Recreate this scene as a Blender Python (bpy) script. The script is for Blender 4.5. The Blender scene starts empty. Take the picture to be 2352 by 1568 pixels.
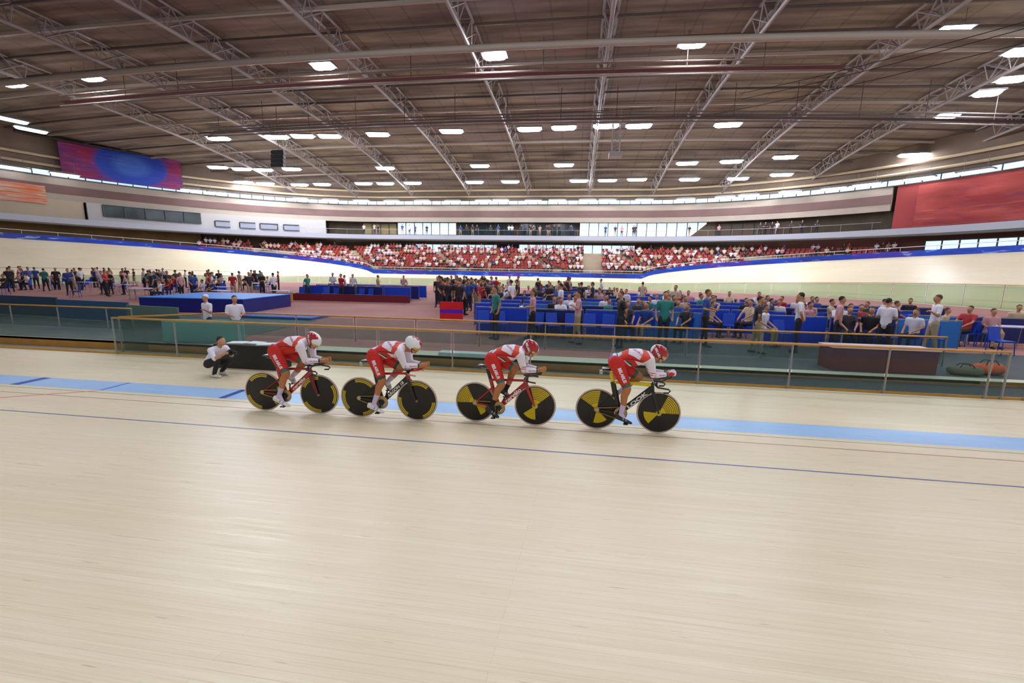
import bpy, bmesh, math, random
import numpy as np
from mathutils import Vector, Matrix
from mathutils.bvhtree import BVHTree
random.seed(7)
C = bpy.context.scene.collection
sc = bpy.context.scene

# ------------------------------------------------------------------ camera, world, exposure
FPX, PITCH, ROLL, YAW, CAMH = 1005.5, .1665, .0174, .1417, 2.648
fw = Vector((-math.sin(YAW)*math.cos(PITCH), math.cos(YAW)*math.cos(PITCH), -math.sin(PITCH)))
r0 = Vector((math.cos(YAW), math.sin(YAW), 0)); u0 = r0.cross(fw)
CR = r0*math.cos(ROLL)+u0*math.sin(ROLL); CU = u0*math.cos(ROLL)-r0*math.sin(ROLL)
cd = bpy.data.cameras.new('camera'); cam = bpy.data.objects.new('camera', cd); C.objects.link(cam)
cd.sensor_width = 36; cd.lens = FPX*36/2352; cd.clip_end = 500; cd.clip_start = .05
M = Matrix.Identity(4)
for i in range(3):
    M[i][0] = CR[i]; M[i][1] = CU[i]; M[i][2] = -fw[i]
M[2][3] = CAMH
cam.matrix_world = M
sc.camera = cam
W = bpy.data.worlds.new('world'); sc.world = W; W.use_nodes = True
W.node_tree.nodes['Background'].inputs[0].default_value = (.92, .95, 1, 1)
W.node_tree.nodes['Background'].inputs[1].default_value = .34
sc.view_settings.view_transform = 'Standard'; sc.view_settings.look = 'None'
sc.view_settings.gamma = 1; sc.view_settings.use_curve_mapping = False
sc.view_settings.exposure = 0.16
sc.cycles.max_bounces = 4; sc.cycles.diffuse_bounces = 2; sc.cycles.glossy_bounces = 2
sc.cycles.transparent_max_bounces = 12; sc.cycles.transmission_bounces = 3
sc.cycles.caustics_reflective = False; sc.cycles.caustics_refractive = False
sc.cycles.use_denoising = True; sc.cycles.use_adaptive_sampling = True; sc.cycles.adaptive_threshold = .1
sc.cycles.sample_clamp_indirect = 4

LAMP = 61.0                       # strength of the floodlight lenses
# ------------------------------------------------------------------ geometry of the hall
D, R, SL, SR = 7.428, 25.59, -31.45, 9.27      # inner track line, turn radius, ends of the straights
CY = D+R; ZS, ZT = 1.42, 5.02
def ray(x, y): return fw+CR*((x-1176)/FPX)+CU*((784-y)/FPX)
def on_z(x, y, z):
    d = ray(x, y); return d*((z-CAMH)/d.z)+Vector((0, 0, CAMH))
def px_of(P):
    v = Vector(P)-Vector((0, 0, CAMH)); z = v.dot(fw)
    return (1176+FPX*v.dot(CR)/z, 784-FPX*v.dot(CU)/z) if z > .1 else (None, None)
def bank_z(s, t):           # height of the track surface on the near straight
    return max(0, (D-t))*ZS/7
# ------------------------------------------------------------------ materials
def srgb(*c):
    return tuple(((v/255)/12.92 if v/255 <= .04045 else ((v/255+.055)/1.055)**2.4) for v in c)+(1,)
MATS = {}
def mat(name, col, rough=.6, metal=0, emit=0, noise=0, nscale=8, spec=.5, alpha=1, sheen=0, coat=0):
    if name in MATS: return MATS[name]
    m = bpy.data.materials.new(name); m.use_nodes = True; MATS[name] = m
    nt = m.node_tree; b = nt.nodes['Principled BSDF']
    b.inputs['Base Color'].default_value = srgb(*col); b.inputs['Roughness'].default_value = rough
    b.inputs['Metallic'].default_value = metal; b.inputs['Specular IOR Level'].default_value = spec
    if coat: b.inputs['Coat Weight'].default_value = coat; b.inputs['Coat Roughness'].default_value = .15
    if emit:
        b.inputs['Emission Color'].default_value = srgb(*col); b.inputs['Emission Strength'].default_value = emit
    if noise:
        tc = nt.nodes.new('ShaderNodeTexCoord'); n = nt.nodes.new('ShaderNodeTexNoise'); n.inputs['Scale'].default_value = nscale
        n.inputs['Detail'].default_value = 4
        nt.links.new(tc.outputs['Object'], n.inputs['Vector'])
        r = nt.nodes.new('ShaderNodeMapRange'); r.inputs[1].default_value = .3; r.inputs[2].default_value = .7
        r.inputs[3].default_value = 1-noise; r.inputs[4].default_value = 1+noise*.6
        h = nt.nodes.new('ShaderNodeMix'); h.data_type = 'RGBA'; h.blend_type = 'MULTIPLY'; h.inputs[0].default_value = 1
        cc = nt.nodes.new('ShaderNodeCombineColor')
        nt.links.new(n.outputs[0], r.inputs[0])
        for k in range(3): nt.links.new(r.outputs[0], cc.inputs[k])
        h.inputs[6].default_value = srgb(*col); nt.links.new(cc.outputs[0], h.inputs[7])
        nt.links.new(h.outputs[2], b.inputs['Base Color'])
    if alpha < 1: b.inputs['Alpha'].default_value = alpha
    return m
def glass(name, col, a, rough=.1):
    if name in MATS: return MATS[name]
    m = bpy.data.materials.new(name); m.use_nodes = True; MATS[name] = m
    nt = m.node_tree; nt.nodes.remove(nt.nodes['Principled BSDF']); out = nt.nodes['Material Output']
    t = nt.nodes.new('ShaderNodeBsdfTransparent'); g = nt.nodes.new('ShaderNodeBsdfPrincipled'); mx = nt.nodes.new('ShaderNodeMixShader')
    t.inputs[0].default_value = (.9, .97, .94, 1)
    g.inputs['Base Color'].default_value = srgb(*col); g.inputs['Roughness'].default_value = rough
    mx.inputs[0].default_value = a
    nt.links.new(t.outputs[0], mx.inputs[1]); nt.links.new(g.outputs[0], mx.inputs[2]); nt.links.new(mx.outputs[0], out.inputs[0])
    return m

def N(nt, kind, **kw):
    n = nt.nodes.new(kind)
    for k, v in kw.items(): setattr(n, k, v)
    return n
def math_n(nt, op, a, b=None):
    n = nt.nodes.new('ShaderNodeMath'); n.operation = op
    for i, v in enumerate((a, b)):
        if v is None: continue
        if isinstance(v, (int, float)): n.inputs[i].default_value = v
        else: nt.links.new(v, n.inputs[i])
    return n.outputs[0]
def mixc(nt, fac, a, b, mode='MIX'):
    n = nt.nodes.new('ShaderNodeMix'); n.data_type = 'RGBA'; n.blend_type = mode
    if isinstance(fac, (int, float)): n.inputs[0].default_value = fac
    else: nt.links.new(fac, n.inputs[0])
    for i, v in ((6, a), (7, b)):
        if isinstance(v, tuple): n.inputs[i].default_value = v
        else: nt.links.new(v, n.inputs[i])
    return n.outputs[2]

def track_material():
    m = bpy.data.materials.new('pine_track'); m.use_nodes = True
    nt = m.node_tree; b = nt.nodes['Principled BSDF']
    uv = N(nt, 'ShaderNodeUVMap'); sep = N(nt, 'ShaderNodeSeparateXYZ'); nt.links.new(uv.outputs[0], sep.inputs[0])
    U, V = sep.outputs[0], sep.outputs[1]
    geo = N(nt, 'ShaderNodeNewGeometry'); sg = N(nt, 'ShaderNodeSeparateXYZ'); nt.links.new(geo.outputs['Position'], sg.inputs[0])
    def noise(su, sv, scale, detail=3, off=0):
        c = N(nt, 'ShaderNodeCombineXYZ'); nt.links.new(math_n(nt, 'MULTIPLY', U, su), c.inputs[0]); nt.links.new(math_n(nt, 'MULTIPLY', V, sv), c.inputs[1])
        c.inputs[2].default_value = off
        n = N(nt, 'ShaderNodeTexNoise'); n.inputs['Scale'].default_value = scale; n.inputs['Detail'].default_value = detail
        nt.links.new(c.outputs[0], n.inputs['Vector']); return n.outputs[0]
    def ramp(v, a, c, lo=0, hi=1):
        r = N(nt, 'ShaderNodeMapRange'); r.clamp = True
        r.inputs[1].default_value = a; r.inputs[2].default_value = c; r.inputs[3].default_value = lo; r.inputs[4].default_value = hi
        nt.links.new(v, r.inputs[0]); return r.outputs[0]
    # plank: index of the strip gives each row its own tone
    br = N(nt, 'ShaderNodeTexBrick'); cmb = N(nt, 'ShaderNodeCombineXYZ'); nt.links.new(U, cmb.inputs[0]); nt.links.new(V, cmb.inputs[1])
    nt.links.new(cmb.outputs[0], br.inputs['Vector'])
    br.inputs['Scale'].default_value = 1; br.inputs['Brick Width'].default_value = 2.6; br.inputs['Row Height'].default_value = .045
    br.inputs['Mortar Size'].default_value = .0012; br.inputs['Mortar Smooth'].default_value = .6; br.offset = .37; br.offset_frequency = 3
    br.inputs['Color1'].default_value = (0, 0, 0, 1); br.inputs['Color2'].default_value = (1, 1, 1, 1); br.inputs['Mortar'].default_value = (.4, .4, .4, 1)
    col = mixc(nt, br.outputs[0], srgb(236, 221, 187), srgb(243, 230, 199))
    col = mixc(nt, ramp(noise(.25, 6, 3, 2), .35, .65, 0, .45), col, srgb(228, 209, 176))
    col = mixc(nt, ramp(noise(.8, 40, 3, 4, 5), .45, .7, 0, .28), col, srgb(205, 178, 136))
    col = mixc(nt, ramp(noise(.12, .35, 1.2, 2, 9), .45, .7, 0, .35), col, srgb(214, 190, 148))
    col = mixc(nt, math_n(nt, 'MULTIPLY', br.outputs['Fac'], .35), col, srgb(170, 140, 100))
    # knots and nail heads, short dark dashes along the planks
    col = mixc(nt, ramp(noise(2.2, 22, 2.2, 1, 21), .74, .80, 0, .55), col, srgb(176, 138, 88))
    col = mixc(nt, ramp(noise(.5, 90, 1.6, 2, 31), .66, .78, 0, .35), col, srgb(190, 160, 112))
    # black scuffs low on the lanes
    col = mixc(nt, ramp(noise(.06, 3, 2, 3, 41), .62, .8, 0, .3), col, srgb(170, 156, 136))
    def band(v, a, c):
        return math_n(nt, 'MULTIPLY', math_n(nt, 'GREATER_THAN', v, a), math_n(nt, 'LESS_THAN', v, c))
    col = mixc(nt, band(V, -.666, 0.), col, mixc(nt, ramp(noise(.3, 8, 3, 3, 3), .3, .7), srgb(150, 190, 236), srgb(170, 204, 240)))
    col = mixc(nt, band(V, .195, .235), col, srgb(70, 68, 72))
    col = mixc(nt, band(V, .88, .925), col, srgb(140, 50, 62))
    col = mixc(nt, band(V, 2.47, 2.52), col, srgb(52, 70, 140))
    X = sg.outputs[0]; Y = sg.outputs[1]
    near = math_n(nt, 'LESS_THAN', Y, 12)
    onb = math_n(nt, 'MULTIPLY', near, math_n(nt, 'GREATER_THAN', V, 0))
    inb = math_n(nt, 'MULTIPLY', near, band(V, -.666, 0))
    col = mixc(nt, math_n(nt, 'MULTIPLY', onb, band(X, -9.72, -9.63)), col, srgb(222, 70, 84))
    col = mixc(nt, math_n(nt, 'MULTIPLY', inb, band(X, -9.72, -9.63)), col, srgb(70, 130, 225))
    for x0, x1 in ((-11.95, -11.72), (-6.95, -6.8)):
        col = mixc(nt, math_n(nt, 'MULTIPLY', inb, band(X, x0, x1)), col, srgb(30, 72, 170))
    col = mixc(nt, math_n(nt, 'MULTIPLY', band(V, -.04, 0), near), col, srgb(232, 214, 178))
    nt.links.new(col, b.inputs['Base Color'])
    b.inputs['Roughness'].default_value = .34; b.inputs['Specular IOR Level'].default_value = .5
    nt.links.new(ramp(noise(.5, 12, 3, 3, 11), .3, .7, .27, .44), b.inputs['Roughness'])
    return m

# ------------------------------------------------------------------ mesh helpers
def tag(o, label=None, cat=None, group=None, kind=None):
    if label: o['label'] = label
    if cat: o['category'] = cat
    if group: o['group'] = group
    if kind: o['kind'] = kind
    return o
def empty(name, loc=(0, 0, 0), rz=0, **kw):
    o = bpy.data.objects.new(name, None); C.objects.link(o); o.location = loc; o.rotation_euler.z = rz; o.empty_display_size = .2
    return tag(o, **kw)
class MB:
    def __init__(s): s.v = []; s.f = []; s.m = []
    def add(s, vs, fs, mi=0):
        n = len(s.v); s.v += [tuple(v) for v in vs]; s.f += [tuple(i+n for i in f) for f in fs]; s.m += [mi]*len(fs); return s
    def box(s, a, b, mi=0, mtx=None, bev=0):
        x0, y0, z0 = a; x1, y1, z1 = b
        vs = [(x0, y0, z0), (x1, y0, z0), (x1, y1, z0), (x0, y1, z0), (x0, y0, z1), (x1, y0, z1), (x1, y1, z1), (x0, y1, z1)]
        if mtx is not None: vs = [mtx @ Vector(v) for v in vs]
        return s.add(vs, [(0, 3, 2, 1), (4, 5, 6, 7), (0, 1, 5, 4), (1, 2, 6, 5), (2, 3, 7, 6), (3, 0, 4, 7)], mi)
    def tube(s, pts, r, n=8, mi=0, closed=False, flat=(1, 1), up=(0, 0, 1)):
        """sweep of an ellipse: flat=(side, up) scale; r number or list"""
        pts = [Vector(p) for p in pts]; k = len(pts); rs = r if isinstance(r, (list, tuple)) else [r]*k
        rings = []; up = Vector(up)
        for i, p in enumerate(pts):
            if closed: d = pts[(i+1) % k]-pts[i-1]
            else: d = pts[min(i+1, k-1)]-pts[max(i-1, 0)]
            d.normalize(); sd = d.cross(up)
            if sd.length < 1e-3: sd = d.cross(Vector((0, 1, 0)))
            sd.normalize(); w = sd.cross(d)
            rings.append([p+sd*(math.cos(a)*rs[i]*flat[0])+w*(math.sin(a)*rs[i]*flat[1]) for a in (2*math.pi*j/n for j in range(n))])
        vs = [v for rg in rings for v in rg]; fs = []
        for i in range(k if closed else k-1):
            for j in range(n):
                a, b = i*n+j, i*n+(j+1) % n; c, d2 = ((i+1) % k)*n+(j+1) % n, ((i+1) % k)*n+j
                fs.append((a, b, c, d2))
        if not closed: fs += [tuple(range(n-1, -1, -1)), tuple((k-1)*n+j for j in range(n))]
        return s.add(vs, fs, mi)
    def lathe(s, prof, c=(0, 0, 0), n=24, mi=0, axis='z', a0=0, mfun=None):
        """prof list of (r, h) about an axis; closed ends if r=0"""
        vs = []; fs = []; ms = []
        for r, h in prof:
            for j in range(n):
                a = a0+2*math.pi*j/n; x, y = r*math.cos(a), r*math.sin(a)
                v = (x, y, h) if axis == 'z' else ((x, h, y) if axis == 'y' else (h, x, y))
                vs.append((v[0]+c[0], v[1]+c[1], v[2]+c[2]))
        for i in range(len(prof)-1):
            for j in range(n):
                fs.append((i*n+j, i*n+(j+1) % n, (i+1)*n+(j+1) % n, (i+1)*n+j))
        k = len(s.f); s.add(vs, fs, mi)
        if mfun:
            for q in range(len(fs)): s.m[k+q] = mfun((q//n)+.5, (q % n+.5)*2*math.pi/n+a0)
        return s
    def build(s, name, mats, parent=None, smooth=False, kind=None, loc=None, edge=None):
        me = bpy.data.meshes.new(name); me.from_pydata(s.v, [], s.f)
        for m in (mats if isinstance(mats, (list, tuple)) else [mats]): me.materials.append(m)
        me.polygons.foreach_set('material_index', s.m)
        if smooth: me.polygons.foreach_set('use_smooth', [True]*len(s.f))
        bm = bmesh.new(); bm.from_mesh(me); bmesh.ops.recalc_face_normals(bm, faces=bm.faces); bm.to_mesh(me); bm.free()
        if smooth and edge: me.set_sharp_from_angle(angle=math.radians(edge))
        o = bpy.data.objects.new(name, me); C.objects.link(o); o.parent = parent
        if loc: o.location = loc
        if kind: o['kind'] = kind
        return o
def copy_tree(o, parent=None):
    c = o.copy(); C.objects.link(c); c.parent = parent
    for ch in list(o.children): copy_tree(ch, c)
    return c
def hull_bm(bm, blobs, n=(12, 8)):
    """convex hull of ellipsoids: blobs = [(centre, (rx,ry,rz)) or (centre, r)]"""
    vs = []
    for b in blobs:
        c, r = b[0], b[1]; r = r if isinstance(r, tuple) else (r, r, r)
        for i in range(n[1]+1):
            ph = math.pi*i/n[1]
            for j in range(n[0] if 0 < i < n[1] else 1):
                th = 2*math.pi*j/n[0]
                vs.append(bm.verts.new((c[0]+r[0]*math.sin(ph)*math.cos(th), c[1]+r[1]*math.sin(ph)*math.sin(th), c[2]+r[2]*math.cos(ph))))
    g = bmesh.ops.convex_hull(bm, input=vs)
    bad = list({e for e in g['geom_interior']+g['geom_unused'] if isinstance(e, bmesh.types.BMVert) and e.is_valid})
    if bad: bmesh.ops.delete(bm, geom=bad, context='VERTS')
def eval_mesh(o, name):
    dg = bpy.context.evaluated_depsgraph_get(); dg.update()
    return bpy.data.meshes.new_from_object(o.evaluated_get(dg), depsgraph=dg)
def fuse(prims, voxel, smooth=4, name='body'):
    """one continuous skin over all hulls"""
    bm = bmesh.new()
    for blobs in prims: hull_bm(bm, blobs)
    me = bpy.data.meshes.new('tmp'); bm.to_mesh(me); bm.free()
    o = bpy.data.objects.new('tmp', me); C.objects.link(o)
    m = o.modifiers.new('r', 'REMESH'); m.mode = 'VOXEL'; m.voxel_size = voxel; m.use_smooth_shade = True
    if smooth:
        s = o.modifiers.new('s', 'SMOOTH'); s.factor = .5; s.iterations = smooth
    out = eval_mesh(o, name); bpy.data.objects.remove(o); out.name = name
    out.materials.clear()
    return out
def face_centres(me):
    n = len(me.polygons); a = np.empty(n*3); me.polygons.foreach_get('center', a); return a.reshape(n, 3)
def in_poly(px, pz, poly):
    inside = np.zeros(len(px), bool); n = len(poly); j = n-1
    for i in range(n):
        xi, zi = poly[i]; xj, zj = poly[j]
        c = ((zi > pz) != (zj > pz)) & (px < (xj-xi)*(pz-zi)/(zj-zi+1e-12)+xi); inside ^= c; j = i
    return inside
def text_mesh(txt, size, bold=0.0, shear=0, space=1.0, res=3):
    cu = bpy.data.curves.new('t', 'FONT'); cu.body = txt; cu.size = size; cu.offset = bold; cu.shear = shear; cu.space_character = space
    cu.align_x = 'CENTER'; cu.align_y = 'CENTER'; cu.resolution_u = res
    o = bpy.data.objects.new('t', cu); C.objects.link(o)
    me = eval_mesh(o, 't'); bpy.data.objects.remove(o); return me
def project_text(name, txt, size, origin, xdir, ydir, shoot, target, material, parent, bold=.0, shear=0, lift=.002, space=1, label=None):
    """lettering laid on the surface of target (mesh) by casting along shoot"""
    me = text_mesh(txt, size, bold, shear, space)
    bm = bmesh.new(); bm.from_mesh(me)
    bmesh.ops.triangulate(bm, faces=bm.faces)
    L = size*.12
    for _ in range(3):
        es = [e for e in bm.edges if e.calc_length() > L]
        if not es: break
        bmesh.ops.subdivide_edges(bm, edges=es, cuts=1)
        bmesh.ops.triangulate(bm, faces=bm.faces)
    tree = BVHTree.FromPolygons([v.co.copy() for v in target.vertices], [tuple(p.vertices) for p in target.polygons])
    xd, yd, sh = Vector(xdir).normalized(), Vector(ydir).normalized(), Vector(shoot).normalized()
    dead = []
    for v in bm.verts:
        p = Vector(origin)+xd*v.co.x+yd*v.co.y
        hit = tree.ray_cast(p-sh*.5, sh, 1.0)
        if hit[0] is None: dead.append(v); continue
        v.co = hit[0]-sh*lift
    bmesh.ops.delete(bm, geom=dead, context='VERTS')
    bm.to_mesh(me); bm.free(); me.materials.clear(); me.materials.append(material); me.name = name
    o = bpy.data.objects.new(name, me); C.objects.link(o); o.parent = parent
    return tag(o, label=label)
def flat_text(name, txt, size, origin, xdir, ydir, material, parent, bold=0, shear=0, space=1, width=None):
    me = text_mesh(txt, size, bold, shear, space)
    ys = [v.co.y for v in me.vertices]; my = (max(ys)+min(ys))/2
    for v in me.vertices: v.co.y -= my
    if width:
        xs = [v.co.x for v in me.vertices]; k = width/(max(xs)-min(xs))
        for v in me.vertices: v.co.x *= k
    xd, yd = Vector(xdir).normalized(), Vector(ydir).normalized()
    for v in me.vertices: v.co = Vector(origin)+xd*v.co.x+yd*v.co.y
    me.materials.clear(); me.materials.append(material); me.name = name
    o = bpy.data.objects.new(name, me); C.objects.link(o); o.parent = parent
    return o
# ------------------------------------------------------------------ rings: stadium curves around the infield
def ring(ox, oy=None, n=120, a0=-90, s_step=1.5):
    """points (s,t) from the near-left straight end round the far side to the near-right straight end"""
    oy = ox if oy is None else oy; pts = []
    a0 = math.radians(a0)
    for i in range(n+1):
        a = a0+(math.pi/2-a0)*i/n; pts.append((SL-(R+ox)*math.cos(a), CY+(R+oy)*math.sin(a)))
    k = int((SR-SL)/s_step)
    for i in range(1, k): pts.append((SL+(SR-SL)*i/k, CY+R+oy))
    for i in range(n+1):
        a = math.pi/2-(math.pi/2-a0)*i/n; pts.append((SR+(R+ox)*math.cos(a), CY+(R+oy)*math.sin(a)))
    return pts
def resample(pts, step):
    P = [Vector((p[0], p[1], 0)) for p in pts]; out = [P[0]]; acc = 0
    for a, b in zip(P, P[1:]):
        L = (b-a).length; d = step-acc
        while d <= L: out.append(a.lerp(b, d/L)); d += step
        acc = L-(d-step)
    return [(p.x, p.y) for p in out]
def cut(pts, x0, x1, z):
    """the stretch of a ring seen between two columns of the frame, as it stands in the hall"""
    out = []
    for s, t in pts:
        if t < 24: continue
        px, py = px_of((s, t, z))
        if px is not None and x0 <= px <= x1: out.append((s, t))
    return out
def offset_pts(pts, d):
    out = []
    for i, p in enumerate(pts):
        a = Vector(pts[max(i-1, 0)]); b = Vector(pts[min(i+1, len(pts)-1)]); t = (b-a).normalized()
        out.append((p[0]-t.y*d, p[1]+t.x*d))
    return out
def wall_mesh(pts, z0, z1, th=.25, mb=None, mi=0):
    """solid wall along pts, thickness outward (left of the direction of travel)"""
    mb = mb or MB(); q = offset_pts(pts, th); vs = []
    for (a, b), (c, d) in zip(pts, q): vs += [(a, b, z0), (a, b, z1), (c, d, z1), (c, d, z0)]
    fs = []
    for i in range(len(pts)-1):
        k = i*4
        for j in range(4): fs.append((k+j, k+(j+1) % 4, k+4+(j+1) % 4, k+4+j))
    n = len(pts)*4-4
    fs += [(0, 1, 2, 3), (n+3, n+2, n+1, n)]
    return mb.add(vs, fs, mi)
# ------------------------------------------------------------------ track surface, infield floor
def turn_k(i, n): return max(0, math.sin(math.pi*i/n))**.6
rows = [-3.22, -2, -.666, 0, 1.4, 2.8, 4.2, 5.6, 7.0]
loop = []                                   # (centre x, angle dir, turn factor)
n = 96
for i in range(41): loop.append((SL+(SR-SL)*i/40, None, 0))                    # near straight, left to right
for i in range(1, n): loop.append((SR, math.pi*i/n, turn_k(i, n)))
for i in range(41): loop.append((SR+(SL-SR)*i/40, 'far', 0))
for i in range(1, n): loop.append((SL, math.pi+math.pi*i/n, turn_k(i, n)))
vs, uvs = [], []; ulen = 0; prev = None
for cx, a, k in loop:
    for v in rows:
        rr = R+v; h = max(0, v)/7*(ZS+(ZT-ZS)*k)
        if a is None: p = (cx, CY-rr, h)
        elif a == 'far': p = (cx, CY+rr, h)
        else: p = (cx+rr*math.sin(a), CY-rr*math.cos(a), h)
        vs.append(p)
    q = Vector(vs[-len(rows)+3])
    if prev is not None: ulen += (q-prev).length
    prev = q
    for v in rows: uvs.append((ulen, v))
m = len(rows); fs = []
for i in range(len(loop)):
    j = (i+1) % len(loop)
    for r in range(m-1): fs.append((i*m+r, j*m+r, j*m+r+1, i*m+r+1))
me = bpy.data.meshes.new('floor_track'); me.from_pydata(vs, [], fs)
ul = me.uv_layers.new(name='UVMap')
total = ulen+1.02
for p in me.polygons:
    last = max(p.vertices) >= (len(loop)-1)*m and min(p.vertices) < m
    for li in p.loop_indices:
        vi = me.loops[li].vertex_index; u, v = uvs[vi]
        if last and vi < m: u = total
        ul.data[li].uv = (u, v)
me.materials.append(track_material())
me.polygons.foreach_set('use_smooth', [True]*len(me.polygons))
o = bpy.data.objects.new('floor_track', me); C.objects.link(o); tag(o, kind='structure')

M_oak = mat('oak_rail', (196, 142, 62), .4, noise=.15, nscale=3)
M_oakd = mat('oak_kerb', (184, 130, 56), .5, noise=.2, nscale=1.5)
M_pale = mat('pale_kerb', (206, 206, 178), .6)
def closed_ring(off):
    a = ring(off, off, 60); k = 24
    return a+[(SR+(SL-SR)*i/k, CY-R-off) for i in range(1, k)]
def flat(name, outer, z, m_, kind='structure'):
    mb = MB(); c = (sum(p[0] for p in outer)/len(outer), sum(p[1] for p in outer)/len(outer))
    mb.add([(c[0], c[1], z)]+[(p[0], p[1], z) for p in outer], [(0, i+1, (i+1) % len(outer)+1) for i in range(len(outer))])
    return mb.build(name, m_, kind=kind)
flat('floor_concrete', closed_ring(-3.24), -.005, mat('service_concrete', (150, 150, 132), .7, noise=.1, nscale=.6))
flat('floor_infield', closed_ring(-4.35), .27, mat('infield_carpet', (172, 118, 110), .85, noise=.16, nscale=.35))
mb = MB(); pts = closed_ring(-3.79); wall_mesh(pts+[pts[0]], 0, .265, -.06, mb); mb.build('baseboard_kerb', M_oakd, kind='structure')
mb = MB(); wall_mesh(pts+[pts[0]], .20, .272, -.62, mb); mb.build('trim_kerb_top', M_pale, kind='structure')
mb = MB(); pts = closed_ring(-3.25); wall_mesh(pts+[pts[0]], -.02, .05, -.05, mb); mb.build('trim_track_edge', M_oak, kind='structure')

# ------------------------------------------------------------------ blue board fence along the top of the far banking
def board_material(name, c0, c1):
    m = bpy.data.materials.new(name); m.use_nodes = True; nt = m.node_tree; b = nt.nodes['Principled BSDF']
    geo = N(nt, 'ShaderNodeNewGeometry'); mp = N(nt, 'ShaderNodeMapping'); mp.inputs['Scale'].default_value = (.55, .55, 3.2)
    nt.links.new(geo.outputs['Position'], mp.inputs[0])
    n1 = N(nt, 'ShaderNodeTexNoise'); n1.inputs['Scale'].default_value = 1; n1.inputs['Detail'].default_value = 3; nt.links.new(mp.outputs[0], n1.inputs['Vector'])
    r1 = N(nt, 'ShaderNodeMapRange'); r1.inputs[1].default_value = .60; r1.inputs[2].default_value = .66; nt.links.new(n1.outputs[0], r1.inputs[0])
    r2 = N(nt, 'ShaderNodeMapRange'); r2.inputs[1].default_value = .3; r2.inputs[2].default_value = .5; nt.links.new(n1.outputs[0], r2.inputs[0])
    c = mixc(nt, r2.outputs[0], srgb(*c1), srgb(*c0)); c = mixc(nt, math_n(nt, 'MULTIPLY', r1.outputs[0], .6), c, srgb(170, 190, 236))
    nt.links.new(c, b.inputs['Base Color']); b.inputs['Roughness'].default_value = .5
    return m
M_blue = board_material('board_blue', (14, 66, 190), (12, 44, 150)); M_navy = board_material('board_navy', (18, 48, 150), (12, 60, 180)); M_purp = board_material('board_purple', (62, 48, 168), (24, 50, 170))
M_white = mat('white_paint', (225, 225, 228), .5)
def child(mb, name, mt, e, **kw):
    """a part given in hall coordinates, hung under the thing e"""
    o = mb.build(name, mt, e, **kw); o.matrix_parent_inverse = (Matrix.Translation(e.location) @ Matrix.Rotation(e.rotation_euler.z, 4, 'Z')).inverted(); return o
pf = empty('perimeter_fence', (-11, CY+R+7, ZS), label='low blue advertising fence along the top edge of the far banking', cat='fence')
A = []
for i in range(n+1): a = math.pi+math.pi*(n-i)/n; A.append((SL+(R+7.03)*math.sin(a), CY-(R+7.03)*math.cos(a), ZS+(ZT-ZS)*turn_k(i, n)))
for i in range(1, 40): A.append((SL+(SR-SL)*i/40, CY+R+7.03, ZS))
for i in range(n+1): a = math.pi*(n-i)/n; A.append((SR+(R+7.03)*math.sin(a), CY-(R+7.03)*math.cos(a), ZS+(ZT-ZS)*turn_k(n-i, n)))
TP = [p for p in A if p[1] > 14]
k = 0
def away(p): return Vector((p[0]-max(SL, min(SR, p[0])), p[1]-CY, 0)).normalized()
for i in range(0, len(TP)-1, 5):
    P = TP[i:i+6]
    if len(P) < 2: continue
    mb = MB(); vs = []
    for s, t, z in P:
        d = away((s, t))
        vs += [(s, t, z-.05), (s, t, z+.62), (s+d.x*.06, t+d.y*.06, z+.62), (s+d.x*.06, t+d.y*.06, z-.05)]
    fs = []
    for q in range(len(P)-1):
        for j in range(4): fs.append((q*4+j, q*4+(j+1) % 4, q*4+4+(j+1) % 4, q*4+4+j))
    mb.add(vs, fs); child(mb, 'board', (M_blue, M_blue, M_purp)[k % 3] if k % 5 else M_navy, pf)
    k += 1
mb = MB(); mb.tube([(p[0]+away(p).x*.03, p[1]+away(p).y*.03, p[2]+1.02) for p in TP], .035, 6); child(mb, 'rail', M_white, pf, smooth=True)
for p in resample([(a[0], a[1]) for a in TP], 3.0):
    z = min(TP, key=lambda a: (a[0]-p[0])**2+(a[1]-p[1])**2)[2]; d = away(p)*.03
    mb = MB(); mb.tube([(p[0]+d.x, p[1]+d.y, z+.55), (p[0]+d.x, p[1]+d.y, z+1.02)], .02, 5); child(mb, 'rail_post', M_white, pf)
# ------------------------------------------------------------------ walls of the hall on one ring
G = ring(9, 14, 400, -45, .25)
M_plaster = mat('wall_plaster', (166, 152, 138), .8, noise=.06, nscale=.4)
M_stripe = mat('wall_maroon_stripe', (116, 88, 84), .8, noise=.1, nscale=.6)
M_fascia = mat('gallery_white', (172, 172, 184), .6)
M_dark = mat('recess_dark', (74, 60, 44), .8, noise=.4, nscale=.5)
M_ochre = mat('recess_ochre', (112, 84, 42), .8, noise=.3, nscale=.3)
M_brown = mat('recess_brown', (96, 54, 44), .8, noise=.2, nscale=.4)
M_frame = mat('window_frame', (50, 54, 58), .4)
M_sky = mat('daylight_pane', (205, 228, 242), .3, emit=.95)
M_cler = mat('clerestory_pane', (196, 226, 240), .3, emit=1.0)
M_dkglass = mat('dark_glass', (36, 50, 52), .12, spec=.8)
def wall(name, x0, x1, z0, z1, m_, th=.25, off=0, kind='structure', parent=None, pts=None):
    P = cut(G, x0, x1, (z0+z1)/2) if pts is None else pts
    if off: P = offset_pts(P, off)
    P = P[::4]+[P[-1]] if len(P) > 60 else P
    return wall_mesh(P, z0, z1, th).build(name, m_, parent, kind=kind if parent is None else None)
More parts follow.
